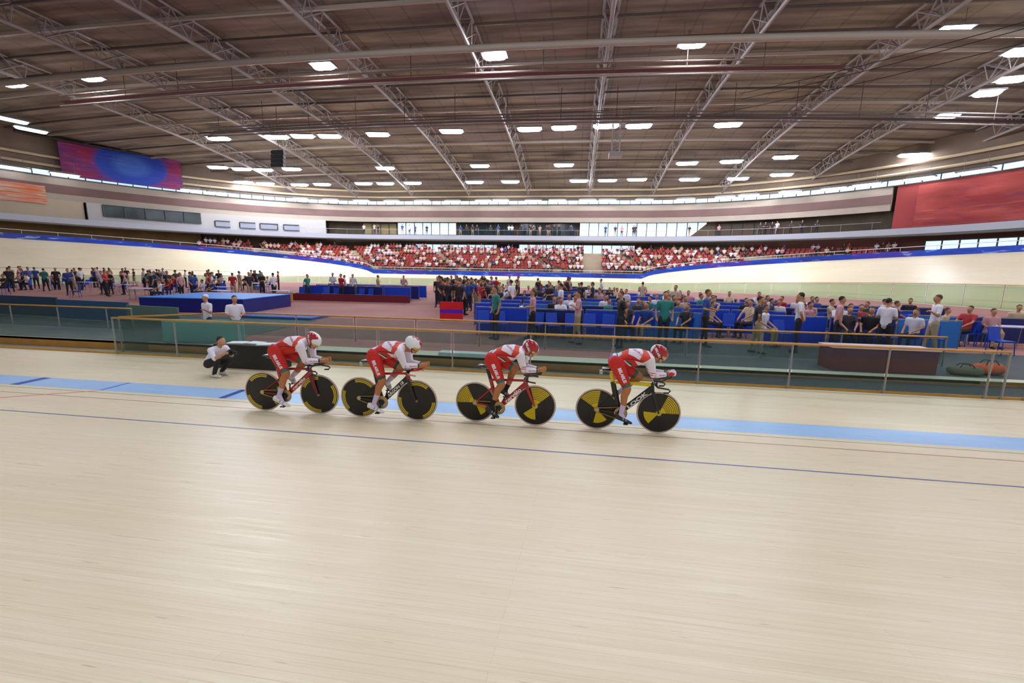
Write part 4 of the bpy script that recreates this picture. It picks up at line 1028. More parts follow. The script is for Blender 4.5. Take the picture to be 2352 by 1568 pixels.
    for k in range(n2):
        for j in range(n1):
            q_ = (k*(n1+1)+j, k*(n1+1)+j+1, (k+1)*(n1+1)+j+1, (k+1)*(n1+1)+j); fs += [q_, tuple(x+nn_ for x in q_[::-1])]
    g.add(vs, fs); g.build('visor', M_visor, he, True)
    for sd in (-1, 1):
        g = MB(); g.tube([(.02, sd*.072, -.04), (.03, sd*.060, -.09), (.045, sd*.03, -.122)], .005, 5, flat=(.5, 1.6)); g.build('strap', M_strap, he, True)
    if K.get('htext'):
        for sd in (-1, 1):
            project_text('helmet_lettering', K['htext'], .044, (-.040, 0, -.002), (-sd*.85, 0, -.52*-sd) if False else ((.80, 0, -.60) if sd < 0 else (-.80, 0, .60)), (.60, 0, .80), (0, -sd, 0), sh_o.data, K.get('htm', M_hwht), he, bold=.002, lift=.0012)
    # --- lettering on suit
    Hp, Kn = Vector(seg['r'][0]), Vector(seg['r'][1]); d = (Kn-Hp).normalized()
    for sd in (-1, 1):
        Hp, Kn = Vector(seg['r' if sd < 0 else 'l'][0]), Vector(seg['r' if sd < 0 else 'l'][1]); d = (Kn-Hp).normalized()
        yv = Vector((-d.z, 0, d.x))*(1 if sd < 0 else -1); yv = yv if (yv.x > 0) == (sd < 0) else -yv
        c = Hp.lerp(Kn, .42)+Vector((.006, 0, 0))
        project_text('suit_lettering', 'BELARUS', .068, c, d, yv, (0, -sd, 0), me_, M_swht, root, bold=.0035, lift=.0015, space=.9)
    c = Vector(T(.565, 0, 1.29)); project_text('back_lettering', 'BELARUS', .05, (c.x, -.085, c.z), Vector((.6, 0, -.8)), Vector((.8, 0, .6)), (0, 1, -.75), me_, M_sred, root, bold=.001, lift=.0015)
    W_, E_ = Vector(seg['r'][5]), Vector(seg['r'][4]); c = E_.lerp(W_, .62); project_text('sleeve_lettering', 'BELARUS', .026, c, (W_-E_), (0, 0, 1), (0, 1, 0), me_, M_glove, root, bold=.0005, lift=.0012)
    return root
KEY = {
 4: dict(label='leading cyclist in red and white skinsuit, red helmet and red glove', hip=(.265, 1.105), sh=(.741, 1.21), head=(.902, 1.268), pitch=27, el=(.808, .958), wr=(1.032, .965), hd=(1.135, .985),
         kr=(.446, .71), ar=(.372, .325), toer=(.520, .165), heelr=(.300, .235), kl=(.645, .862, .11), al=(.337, .600), toel=(.315, .455), heell=(.262, .585), shoe=M_shoeb, sock=9, helmet='red', htext='BELARUS'),
 3: dict(label='cyclist second from the front in red and white skinsuit, bare hands and black socks', hip=(.295, 1.07), sh=(.755, 1.198), head=(.901, 1.262), pitch=32, el=(.812, .940), wr=(1.022, .927), hd=(1.13, .94),
         kr=(.455, .675), ar=(.300, .340), toer=(.395, .130), heelr=(.212, .245), kl=(.640, .905, .11), al=(.485, .545), toel=(.545, .415), heell=(.415, .485), shoe=M_shoeb, sock=10, sockh=.74, helmet='red', htext='BELARUS'),
 2: dict(label='third cyclist in line, in a white helmet with a red crest and white shoes', hip=(.295, 1.040), sh=(.742, 1.165), head=(.915, 1.235), pitch=28, el=(.812, .922), wr=(1.03, .922), hd=(1.13, .93),
         kr=(.429, .650), ar=(.280, .285), toer=(.430, .135), heelr=(.190, .205), kl=(.672, .830, .11), al=(.433, .600), toel=(.468, .44), heell=(.392, .550), shoe=M_shoew, sock=9, sockh=.6, helmet='white', hs=1.0),
 1: dict(label='last cyclist in line, in a red and white helmet bowing low over the bars', hip=(.300, 1.045), sh=(.775, 1.185), head=(.915, 1.232), pitch=40, yawh=-8, el=(.822, .922), wr=(1.045, .918), hd=(1.15, .925),
         kr=(.472, .680), ar=(.335, .330), toer=(.495, .135), heelr=(.245, .225), kl=(.690, .845, .11), al=(.455, .60), toel=(.495, .455), heell=(.40, .545), shoe=M_shoew, sock=9, sockh=.66, helmet='split', htext='BELARUS'),
}
for i in (4, 3, 2, 1):
    rd = make_rider(i, KEY[i]); b = BIKE[i]
    rd.location = b.location; rd.rotation_mode = 'XYZ'; rd.rotation_euler = b.rotation_euler

# ------------------------------------------------------------------ glass fences with oak rails round the infield
G_near = glass('fence_glass', (64, 80, 88), .19, .08); G_far = glass('fence_glass_green', (196, 208, 150), .38, .3)
def fence(name, label, pts, hfun, gm, base=0., gap=2.0, post=.022, rail=.034):
    c = pts[len(pts)//2]; e = empty(name, (c[0], c[1], base), label=label, cat='fence')
    P = resample(pts, gap)+[pts[-1]]
    g = MB(); g.tube([(s, t, base+hfun(s, t)) for s, t in P], rail, 10, flat=(1.2, .8)); child(g, 'rail', M_oak, e, smooth=True)
    for (a, b) in zip(P, P[1:]):
        if (Vector(a)-Vector(b)).length < .2: continue
        A_, B_ = Vector((a[0], a[1], 0)), Vector((b[0], b[1], 0)); d = (B_-A_).normalized()*.05; A_ += d; B_ -= d; nrm = Vector((-d.y, d.x, 0)).normalized()*.006
        ha, hb_ = base+hfun(*a)-.05, base+hfun(*b)-.05; z0 = base+.06
        g = MB(); g.add([A_-nrm+Vector((0, 0, z0)), B_-nrm+Vector((0, 0, z0)), B_-nrm+Vector((0, 0, hb_)), A_-nrm+Vector((0, 0, ha)), A_+nrm+Vector((0, 0, z0)), B_+nrm+Vector((0, 0, z0)), B_+nrm+Vector((0, 0, hb_)), A_+nrm+Vector((0, 0, ha))],
                        [(0, 1, 2, 3), (7, 6, 5, 4), (0, 4, 5, 1), (1, 5, 6, 2), (2, 6, 7, 3), (3, 7, 4, 0)])
        child(g, 'glass_panel', gm, e)
    for s, t in P:
        g = MB(); g.tube([(s, t, base), (s, t, base+hfun(s, t))], post, 6); child(g, 'post', M_postg, e)
    return e
M_postg = mat('post_grey', (150, 152, 148), .4, metal=.5)
RO = R-3.22
near_pts = [(-13.05, D+3.22)]+[(s, D+3.22) for s in np.arange(-12, SR, 1.0)]+[(SR, D+3.22)]
fence('inner_fence', 'near glass fence with an orange oak rail along the inside of the near straight', near_pts, lambda s, t: 1.05, G_near)
RG = [(SR+(RO)*math.sin(a), CY-(RO)*math.cos(a)) for a in np.linspace(0.02, math.pi, 60)]
fence('inner_fence', 'tall pale green glass fence curving round the right end of the infield', RG, lambda s, t: 1.1+.95*max(0, math.sin(math.atan2(s-SR, CY-t)))**1.2, G_far, gap=2.6)
LG = [(SR-(SR-SL)*k/30, CY+RO) for k in range(30)]
fence('inner_fence', 'low glass fence along the inside of the far straight', LG, lambda s, t: 1.08, G_far, gap=2.8)
LG = [(SL-(RO)*math.sin(a), CY+(RO)*math.cos(a)) for a in np.linspace(0, math.pi*.86, 60)]
fence('inner_fence', 'green tinted glass fence curving round the left end of the infield', LG, lambda s, t: 1.05, G_far, gap=2.8)
fence('corridor_fence', 'second glass fence with oak rail standing behind the near one', [(s, 12.84) for s in np.arange(-10.84, 9.9, .5)], lambda s, t: .78, G_near, base=.27)
fence('corridor_fence', 'glass fence with oak rail left of the gap, in front of the dark boards', [(s, 12.9) for s in np.arange(-30, -14.8, .5)], lambda s, t: .78, G_near, base=.27)
fence('corridor_fence', 'short slanting piece of oak-railed fence joining the two fences at the left', [(-13.05, 10.83), (-12.3, 11.5), (-11.6, 12.15), (-10.84, 12.84)], lambda s, t: 1.05, G_near)
# ------------------------------------------------------------------ things on the infield
Zf = .27
def solid(name, label, cat, c, dims, m_, rz=0, top=None, group=None):
    """a table-like block with a slab top and a skirt"""
    e = empty(name, c, rz, label=label, cat=cat, group=group); w, d, h = dims
    g = MB(); g.box((-w/2+.03, -d/2+.03, 0), (w/2-.03, d/2-.03, h-.04)); g.build('skirt', m_, e)
    g = MB(); g.box((-w/2, -d/2, h-.04), (w/2, d/2, h)); g.build('top', top or m_, e); return e
M_slate = mat('slate_mat', (72, 78, 80), .7, noise=.12, nscale=.8)
g = MB(); g.add([(1.9, 10.75, .005), (15, 10.75, .005), (15, 11.6, .285), (1.9, 11.6, .285), (15, 15.2, .285), (1.9, 15.2, .285)], [(0, 1, 2, 3), (3, 2, 4, 5)])
tag(g.build('floor_mat', M_slate), kind='structure')
g = MB(); g.add([(-27, 11.25, .281), (-10.6, 11.25, .281), (-10.9, 17.2, .281), (-27, 17.8, .281)], [(0, 1, 2, 3)])
tag(g.build('floor_mat', mat('mat_green_grey', (84, 98, 92), .7, noise=.15, nscale=.6)), kind='structure')
g = MB(); g.add([(-2.4, 12.9, .276), (1.95, 12.9, .276), (1.95, 15.2, .276), (-1.6, 15.2, .276)], [(0, 1, 2, 3)])
tag(g.build('floor_mat', mat('mat_brown_grey', (104, 82, 80), .7, noise=.15, nscale=.8)), kind='structure')
M_blk = mat('table_black', (34, 32, 28), .6); M_paper = mat('paper_white', (232, 240, 244), .6)
e = solid('judges_table', 'low black table with white papers on it beside the apron at the left', 'table', (-8.15, 10.02, 0), (1.75, .6, .62), M_blk)
for q, (x, y, r_) in enumerate(((-8.55, 9.98, .2), (-8.1, 10.05, -.1), (-7.7, 9.95, .3))):
    g = MB(); g.box((-.21, -.15, 0), (.21, .15, .025)); o = g.build('paper_stack', M_paper); o.location = (x, y, .621); o.rotation_euler.z = r_
    tag(o, ('left', 'middle', 'right')[q]+' white paper stack on the low black table', 'paper')
M_sky1 = mat('stage_skyblue', (24, 128, 226), .5); M_nav = mat('stage_navy', (10, 18, 120), .6, noise=.1, nscale=2)
solid('stage', 'large sky-blue topped stage with a navy skirt on the left of the infield', 'stage', (-18.4, 20.6, Zf), (5.2, 4.2, .70), M_nav, .10, M_sky1)
g = MB(); g.box((-1.7, -.75, 0), (1.7, .75, .10)); o = g.build('floor_pad', mat('pad_blue', (40, 84, 180), .6)); o.location = (-12.9, 18.0, Zf); tag(o, 'flat blue pad lying on the reddish floor right of the sky-blue stage', 'mat')
def board(label, a, b, h, m_, z=Zf):
    A_, B_ = Vector((a[0], a[1], z)), Vector((b[0], b[1], z)); d = (B_-A_); L_ = d.length; e = empty('barrier_board', A_.lerp(B_, .5), math.atan2(d.y, d.x), label=label, cat='barrier')
    g = MB(); g.box((-L_/2, -.03, .04), (L_/2, .03, h)); g.build('panel', m_, e)
    for s in (-1, 1): g = MB(); g.tube([(s*(L_/2-.25), -.25, .012), (s*(L_/2-.25), .25, .012)], .012, 6); g.tube([(s*(L_/2-.25), 0, .01), (s*(L_/2-.25), 0, .2)], .012, 6); g.build('foot', M_postg, e)
board('added pale teal panel behind the start of the near glass fence, imitating a reflection in the glass', (-12.15, 11.32), (-9.8, 11.72), .70, mat('reflection_teal', (112, 168, 166), .5, noise=.1, nscale=2))  # added panel, its teal colour stands in for a reflection in the fence glass
board('dark navy board behind the far left glass fence, nearest the frame edge', (-25.5, 15.6), (-21.3, 15.3), .85, mat('board_navyteal', (26, 62, 92), .6))
board('blue board right of the dark navy one behind the left glass fence', (-20.9, 15.0), (-17.2, 14.7), .8, mat('board_blueteal', (34, 84, 130), .6))
board('grey-green board at the left end of the infield beside the blue ones', (-16.8, 14.3), (-14.3, 14.0), .75, mat('board_greygreen', (92, 120, 112), .6))
board('yellow-orange board on the far side of the sky-blue stage', (-23.2, 24.6), (-17.5, 25.2), .55, mat('board_orange', (226, 150, 40), .6))
board('long dark red board behind the yellow-orange one', (-20.4, 26.3), (-10.5, 26.9), .5, mat('board_darkred', (110, 20, 36), .6))
g = MB(); g.box((-.7, -.16, 0), (.7, .16, .10)); o = g.build('folded_sheet', mat('sheet_white', (206, 222, 222), .6, noise=.1, nscale=9)); o.location = (-2.9, 11.35, .272); tag(o, 'long white folded sheet lying on the kerb behind the second bike from the front', 'sheet')
e = empty('display_board', (-5.45, 18.9, Zf), .05, label='bright red upright board with a purple band near the middle of the infield', cat='board')
for z0, z1, m_, nm in ((.08, .34, mat('disp_red', (214, 14, 30), .5), 'panel'), (.34, .50, mat('disp_purple', (84, 20, 190), .5), 'band'), (.50, .84, mat('disp_red', (214, 14, 30), .5), 'panel')):
    g = MB(); g.box((-.52, -.03, z0), (.52, .03, z1)); g.build(nm, m_, e)
for s in (-1, 1): g = MB(); g.box((s*.42-.02, -.18, 0), (s*.42+.02, .18, .08)); g.build('foot', M_blk, e)
e = empty('bench_box', (7.5, 11.95, .285), -.01, label='long low maroon box with a pale edge behind the near fence at the right', cat='box')
g = MB(); g.box((-1.15, -.32, 0), (1.15, .32, .34)); g.build('side_panel', mat('box_brown_red', (112, 34, 26), .6, noise=.1, nscale=3), e)
g = MB(); g.box((-1.15, -.325, .34), (1.15, .325, .56)); g.build('band', mat('box_purple', (96, 30, 66), .6), e)
g = MB(); g.box((-1.18, -.35, .56), (1.18, .35, .59)); g.build('lid', mat('box_edge', (220, 190, 200), .4), e)
def bag(label, c, dims, col, rz):
    w, d, h = dims; me_ = fuse([[((-w/2+h/2, 0, h/2), (h/2, d/2, h/2)), ((w/2-h/2, 0, h/2), (h/2, d/2, h/2))]], .03, 3, 'duffel_bag'); me_.materials.append(mat('bag_%d_%d' % (col[0], col[1]), col, .7))
    me_.polygons.foreach_set('use_smooth', [True]*len(me_.polygons)); e = empty('duffel_bag', c, rz, label=label, cat='bag'); o = bpy.data.objects.new('bag_body', me_); C.objects.link(o); o.parent = e
    for s in (-1, 1): g = MB(); g.tube([(-w*.2, s*d*.3, h*.9), (-w*.12, s*d*.2, h*1.25), (w*.12, s*d*.2, h*1.25), (w*.2, s*d*.3, h*.9)], .012, 6); g.build('handle', M_blk, e)
bag('orange bag on the dark floor at the right edge', (10.0, 11.95, .285), (.75, .3, .28), (222, 100, 50), .1)
bag('olive green bag on the dark floor left of the orange bag', (9.35, 11.75, .285), (.7, .28, .22), (104, 104, 78), -.2)
# ------------------------------------------------------------------ pits: blue partitions, chairs and tables
M_pit = mat('pit_blue', (8, 62, 200), .55, noise=.12, nscale=1.2); M_pitd = mat('pit_navy', (14, 28, 104), .6); M_pitl = mat('pit_lightblue', (40, 116, 200), .5)
def partition_proto(m_, nm):
    e = empty('pit_partition')
    g = MB(); g.box((-.92, -.02, .06), (.92, .02, .92)); g.build('cloth', m_, e)
    g = MB(); g.tube([(-.95, 0, .0), (-.95, 0, .95), (.95, 0, .95), (.95, 0, 0)], .018, 6, up=(0, 1, 0)); g.build('pipe_frame', M_postg, e); return e
PP = [partition_proto(M_pit, 0), partition_proto(M_pitd, 1), partition_proto(M_pitl, 2)]; PU = [0, 0, 0]
PL = ['royal blue cloth partition among the pits on the infield', 'dark navy cloth partition among the pits on the infield', 'light blue cloth partition among the pits on the infield']
def plastic_chair(col, nm):
    g = MB(); g.box((-.22, -.2, .42), (.22, .22, .45))
    g.add([(-.21, .19, .45), (.21, .19, .45), (.2, .27, .84), (-.2, .27, .84), (-.21, .22, .45), (.21, .22, .45), (.2, .30, .84), (-.2, .30, .84)], [(0, 1, 2, 3), (7, 6, 5, 4), (0, 4, 5, 1), (1, 5, 6, 2), (2, 6, 7, 3), (3, 7, 4, 0)])
    for x in (-.2, .2):
        for y in (-.18, .2): g.tube([(x, y, .43), (x*1.12, y*1.15, 0)], .014, 5)
    return g.build('plastic_chair', mat(nm, col, .5))
CH = plastic_chair((18, 70, 190), 'chair_blue'); CHu = 0
def dup(o, loc, rz, label, cat, group):
    c = copy_tree(o); c.location = loc; c.rotation_euler.z = rz; tag(c, label, cat, group); return c
def fold_table(tm, nm):
    e = empty('folding_table'); g = MB(); g.box((-.6, -.3, .71), (.6, .3, .74)); g.build('tabletop', tm, e)
    for x in (-.52, .52):
        g = MB(); g.tube([(x, -.25, 0), (x, -.2, .71), (x, .2, .71), (x, .25, 0)], .014, 5, up=(1, 0, 0)); g.build('leg', M_postg, e)
    return e
TB = fold_table(mat('table_lilac', (206, 196, 226), .5), 0)
pit_rows = [15.8, 17.6, 19.6, 22.0, 24.8, 28.2, 32.5, 37.0]
def s_span(t, x0, x1, z=.9):
    S = [s for s in np.arange(-50, 32, .1) if (px_of((s, t, z))[0] or -1) >= x0 and (px_of((s, t, z))[0] or 9e9) <= x1]; return (S[0], S[-1]) if S else None
rng = random.Random(3); n_ch = 0
people_spots = []
for ri, t in enumerate(pit_rows):
    x0 = (1090, 1085, 1100, 1160, 1180, 1200, 1220, 1240)[ri]; a, b_ = s_span(t, x0, (2352, 2352, 2340, 2150, 1800, 1560, 1420, 1340)[ri])
    b_ = min(b_, 17.5); s = a
    while s < b_-1:
        k = rng.choices((0, 1, 2), (6, 3, 2))[0]
        if rng.random() < .84: dup(PP[k], (s+.95, t+rng.uniform(-.1, .1), Zf), rng.uniform(-.05, .05), PL[k], 'partition', PL[k].replace('partition', 'partitions'))
        s += 2.0
    s = a+.4
    while s < b_-.5:
        r_ = rng.random()
        if r_ < .46: dup(CH, (s, t-.62, Zf), rng.uniform(-.4, .4), 'blue plastic chair in front of the blue pit partitions', 'chair', 'blue plastic chairs in the pits'); n_ch += 1
        elif r_ < (.50 if ri < 2 else .54): people_spots.append((s, t-.75, 'stand' if (px_of((s, t, 1))[0] or 0) < 1480 or rng.random() < .2 else 'sit'))
        elif r_ < .74: people_spots.append((s, t-.65, 'sit'))
        elif r_ < .84 and ri < 5: dup(TB, (s, t-.75, Zf), rng.uniform(-.1, .1), 'small folding table with a lilac-white top in the pits', 'table', 'folding tables in the pits'); s += .8
        s += .62
a, b_ = s_span(29, 705, 925)
for t in (28.0, 29.6, 31.2):
    for s in np.arange(a, b_, 2.0): dup(PP[0 if rng.random() < .6 else 1], (s+.9, t+.5, Zf), 0, 'blue cloth partition in the separate group at the far left of the infield', 'partition', 'partitions of the far left group')
    for s in np.arange(a+.2, b_, .62):
        if rng.random() < .5: dup(CH, (s, t-.2, Zf), rng.uniform(-.3, .3), 'blue plastic chair in the separate far left group of the infield', 'chair', 'blue chairs of the far left group')
        elif rng.random() < .6: people_spots.append((s, t-.3, 'far_left'))

# ------------------------------------------------------------------ people seen small: figures of one skin each, standing and seated (facing -y)
def figure(kind, shirt, trous, hair, seed, skin=(196, 140, 104)):
    r = random.Random(seed); L = []; A = r.uniform
    if kind == 'seat':
        hz = .50; hy = .06
        L += [('leg', [((sx*.09, hy, hz), .09), ((sx*.11, hy-.42, hz+.02), .062)]) for sx in (-1, 1)]
        L += [('leg', [((sx*.11, hy-.42, hz+.02), .06), ((sx*.11, hy-.40, .09), .042)]) for sx in (-1, 1)]
        L += [('shoe', [((sx*.11, hy-.38, .045), .045), ((sx*.12, hy-.54, .035), .035)]) for sx in (-1, 1)]
        lean = A(-.08, .06)
        if seed % 3 == 2: hands = [((-.22, -.1+hy, .82), (-.10, -.30, .66)), ((.22, -.1+hy, .82), (.10, -.30, .66))]
        else: hands = [((-.24, -.04+hy, .80), (-.12, -.28, .62)), ((.24, -.04+hy, .80), (.12, -.30, .62))]
        top = 1.08
    else:
        hz = .92; hy = 0; lean = A(-.03, .03); st = A(.0, .14)
        for sx in (-1, 1):
            k = (sx*.10, -.02+sx*st*.4, .50); f = (sx*.12, sx*st, .09)
            L += [('leg', [((sx*.09, 0, hz), .095), (k, .062)]), ('leg', [(k, .06), (f, .042)]), ('shoe', [((f[0], f[1]+.02, .045), .045), ((f[0]*1.1, f[1]-.15, .035), .036)])]
        top = hz+.56
        v = seed % 4
        if v == 0: hands = [((-.25, .02, 1.16), (-.24, -.06, .88)), ((.25, .02, 1.16), (.24, -.06, .88))]
        elif v == 1: hands = [((-.25, 0, 1.16), (-.10, -.24, 1.12)), ((.25, 0, 1.16), (.10, -.26, 1.14))]
        elif v == 2: hands = [((-.27, .04, 1.18), (-.15, -.02, .98)), ((.25, -.02, 1.16), (.22, -.22, 1.30))]
        else: hands = [((-.26, .06, 1.16), (-.12, .12, .95)), ((.26, .06, 1.16), (.12, .12, .95))]
    L.append(('shirt', [((0, hy, hz+.02), (.15, .11, .10)), ((0, hy+lean*.5, hz+.28), (.145, .10, .12))]))
    L.append(('shirt', [((0, hy+lean*.5, hz+.28), (.15, .105, .12)), ((-.13, hy+lean, top-.08), (.07, .08, .075)), ((.13, hy+lean, top-.08), (.07, .08, .075))]))
    sh = top-.07
    for (e_, h_), sx in zip(hands, (-1, 1)):
        S_ = (sx*.185, hy+lean, sh); 
        L += [('shirt', [(S_, .062), (lerp3(S_, e_, .7), .05)]), ('skin', [(lerp3(S_, e_, .7), .045), (e_, .04)]), ('skin', [(e_, .04), (h_, .030)]), ('skin', [(h_, .032), ((h_[0]*.9, h_[1]-.05, h_[2]-.03), .028)])]
    hc = (A(-.02, .02), hy+lean-.03, top+.16)
    L += [('skin', [((0, hy+lean, top-.04), .055), ((hc[0], hc[1]+.01, hc[2]-.06), .052)]), ('skin', [(hc, (.075, .092, .108)), ((hc[0], hc[1]-.03, hc[2]-.06), (.05, .055, .05))]), ('skin', [((hc[0], hc[1]-.095, hc[2]-.01), (.014, .016, .022))]),
          ('hair', [((hc[0], hc[1]+.022, hc[2]+.028), (.083, .090, .094))])]
    me_ = fuse([b for _, b in L], .026, 2, 'person')
    Cn = face_centres(me_); best = np.full(len(Cn), 1e9); ti = np.zeros(len(Cn), int)
    for k, (t, bl) in enumerate(L):
        for a in range(len(bl)):
            b = (a+1) % len(bl); A_, B_ = np.array(bl[a][0]), np.array(bl[b][0]); ra = np.mean(bl[a][1]) if isinstance(bl[a][1], tuple) else bl[a][1]; rb = np.mean(bl[b][1]) if isinstance(bl[b][1], tuple) else bl[b][1]
            AB = B_-A_; f = np.clip(((Cn-A_) @ AB)/(AB @ AB+1e-9), 0, 1); dd = np.linalg.norm(Cn-(A_+f[:, None]*AB), axis=1)-(ra+(rb-ra)*f); m_ = dd < best; best[m_] = dd[m_]; ti[m_] = k
    order = {'leg': 0, 'shirt': 1, 'skin': 2, 'hair': 3, 'shoe': 4}
    mi = np.array([order[L[k][0]] for k in ti], dtype=np.int32)
    for m_ in (trous, shirt, mat('skin_%d' % skin[0], skin, .6), hair, mat('shoe_dark', (40, 38, 40), .6)): me_.materials.append(m_)
    me_.polygons.foreach_set('material_index', mi); me_.polygons.foreach_set('use_smooth', [True]*len(mi)); return me_
def recolour(me_, shirt, trous, hair=None):
    c = me_.copy(); c.materials[0] = trous; c.materials[1] = shirt
    if hair: c.materials[3] = hair
    return c
H1 = mat('hair_black', (34, 26, 24), .7); H2 = mat('hair_brown', (84, 56, 38), .7); HC = mat('cap_white', (230, 228, 236), .6)
T1 = mat('trousers_navy', (30, 34, 54), .7); T2 = mat('trousers_black', (28, 26, 28), .7); T3 = mat('trousers_beige', (170, 150, 122), .7)
SH = {'white': mat('shirt_white', (232, 226, 240), .6), 'pink': mat('shirt_pink', (206, 150, 160), .6), 'dark': mat('shirt_dark', (36, 32, 42), .6), 'red': mat('shirt_red', (176, 30, 44), .6),
      'blue': mat('shirt_blue', (36, 70, 150), .6), 'beige': mat('shirt_beige', (204, 180, 150), .6), 'teal': mat('shirt_teal', (40, 130, 126), .6)}
seatM = [figure('seat', SH['white'], T1, H1, s) for s in (1, 2, 3)]
standM = [figure('stand', SH['white'], T2, H1, s) for s in (4, 5, 6, 7)]
CACHE = {}
def person(kind, col, v, loc, rz, label, group=None, trous=None, hair=None, name='person'):
    base = (seatM if kind == 'seat' else standM); v %= len(base); t = trous or (T1, T2, T3)[v % 3]; key = (kind, col, v, t.name, hair.name if hair else '')
    if key not in CACHE: CACHE[key] = recolour(base[v], SH[col], t, hair or (H1, H2)[(v+len(col)) % 2])
    o = bpy.data.objects.new(name, CACHE[key]); C.objects.link(o); o.location = loc; o.rotation_euler.z = rz
    k = rngc.uniform(.95, 1.04); o.scale = (k, k, k); return tag(o, label, 'person', group)
rngc = random.Random(11)
ADJ = {'white': 'white', 'pink': 'pink', 'dark': 'dark', 'red': 'red', 'blue': 'blue', 'beige': 'beige', 'teal': 'teal'}
cols = list(ADJ); W_ = (8, 4, 7, 3, 3, 3, 1)
for (s, t, kd) in people_spots:
    c = rngc.choices(cols, W_)[0]
    if kd == 'stand':
        person('stand', c, rngc.randrange(4), (s, t-rngc.uniform(0, .3), Zf), rngc.uniform(-3, 3), 'standing person in a %s top among the blue pit partitions' % c, 'people in %s tops in the pits' % c)
    elif kd == 'sit':
        rz = rngc.uniform(-1.2, 1.2); k = dup(CH, (s, t, Zf), rz, 'blue plastic chair in front of the blue pit partitions', 'chair', 'blue plastic chairs in the pits')
        person('seat', c, rngc.randrange(3), (s, t, Zf), rz, 'person in a %s top sitting on a blue chair in the pits' % c, 'seated people in %s tops in the pits' % c)
    else: person('stand', c, rngc.randrange(4), (s, t, Zf), rngc.uniform(-3, 3), 'standing person in a %s top in the separate far left group' % c, 'people in %s tops in the far left group' % c)
for q in range(70):
    ri = rngc.randrange(1, 8); t = pit_rows[ri]+rngc.uniform(-1.05, -.68); a, b_ = s_span(t, 1120, (2352, 2352, 2340, 2150, 1800, 1560, 1420, 1340)[ri]); s = rngc.uniform(a, min(b_, 17.5)); c = rngc.choices(cols, W_)[0]
    if rngc.random() < .22 and (px_of((s, t, 1))[0] or 0) < 1500: person('stand', c, q, (s, t-.25, Zf), rngc.uniform(-3, 3), 'standing person in a %s top among the blue pit partitions' % c, 'people in %s tops in the pits' % c)
    else:
        k = dup(CH, (s, t, Zf), 0, 'blue plastic chair in front of the blue pit partitions', 'chair', 'blue plastic chairs in the pits'); rz = rngc.uniform(-.8, .8); k.rotation_euler.z = rz
        person('seat', c, q, (s, t, Zf), rz, 'person in a %s top sitting on a blue chair in the pits' % c, 'seated people in %s tops in the pits' % c)
# the dense knot of people in dark clothes near the middle of the infield
for q in range(46):
    t = rngc.uniform(20.5, 31); a, b_ = s_span(t, 1000, 1150); s = rngc.uniform(a, b_); c = rngc.choices(('dark', 'red', 'beige', 'blue'), (7, 2, 1, 2))[0]
    person('stand', c, q, (s, t, Zf), rngc.uniform(-3, 3), 'standing person in a %s top in the crowded knot at the middle of the infield' % c, 'people in %s tops in the middle knot' % c)
# row of officials behind the second fence
for q in range(11):
    x = 1130+100*q+rngc.uniform(-20, 20); t = rngc.uniform(13.6, 14.6); ss = s_span(t, x, x+14, 1.2)
    if not ss: continue
    c = rngc.choices(('white', 'pink', 'teal', 'dark', 'blue'), (6, 2, 1, 3, 2))[0]
    person('stand', c, q, (ss[0], t, .285 if ss[0] > 1.9 else Zf), rngc.uniform(-2.6, 2.6), 'person in a %s top standing just behind the second fence' % c, 'people in %s tops behind the second fence' % c)
# far left of the infield
for q in range(64):
    t = rngc.uniform(25, 38); a, b_ = s_span(t, -20, 640); s = rngc.uniform(a, b_); c = rngc.choices(cols, W_)[0]
    person('stand', c, q, (s, t, Zf), rngc.uniform(-3, 3), 'person in a %s top standing at the left end of the infield beyond the stage' % c, 'people in %s tops beyond the stage' % c)
for q in range(54):
    t = rngc.uniform(23.5, 37); a, b_ = s_span(t, -40, 660); s = rngc.uniform(a, b_)
    if q % 3 == 0: dup(TB, (s, t, Zf), rngc.uniform(-.4, .4), 'folding table with a lilac-white top at the left end of the infield', 'table', 'folding tables at the left end')
    else:
        rz = rngc.uniform(-1.5, 1.5); dup(CH, (s, t, Zf), rz, 'blue plastic chair at the left end of the infield beyond the stage', 'chair', 'blue chairs beyond the stage')
        if q % 3 == 1: c = rngc.choices(cols, W_)[0]; person('seat', c, q, (s, t, Zf), rz, 'person in a %s top sitting on a chair beyond the stage' % c, 'seated people in %s tops beyond the stage' % c)
person('stand', 'white', 2, (-11.35, 12.1, 0), -.3, 'official in a white shirt and white cap standing behind the near fence at the left', hair=HC, trous=T1)
person('stand', 'white', 1, (-10.2, 11.9, 0), .9, 'official in a white shirt with dark hair, right of the one in the white cap', trous=T2)
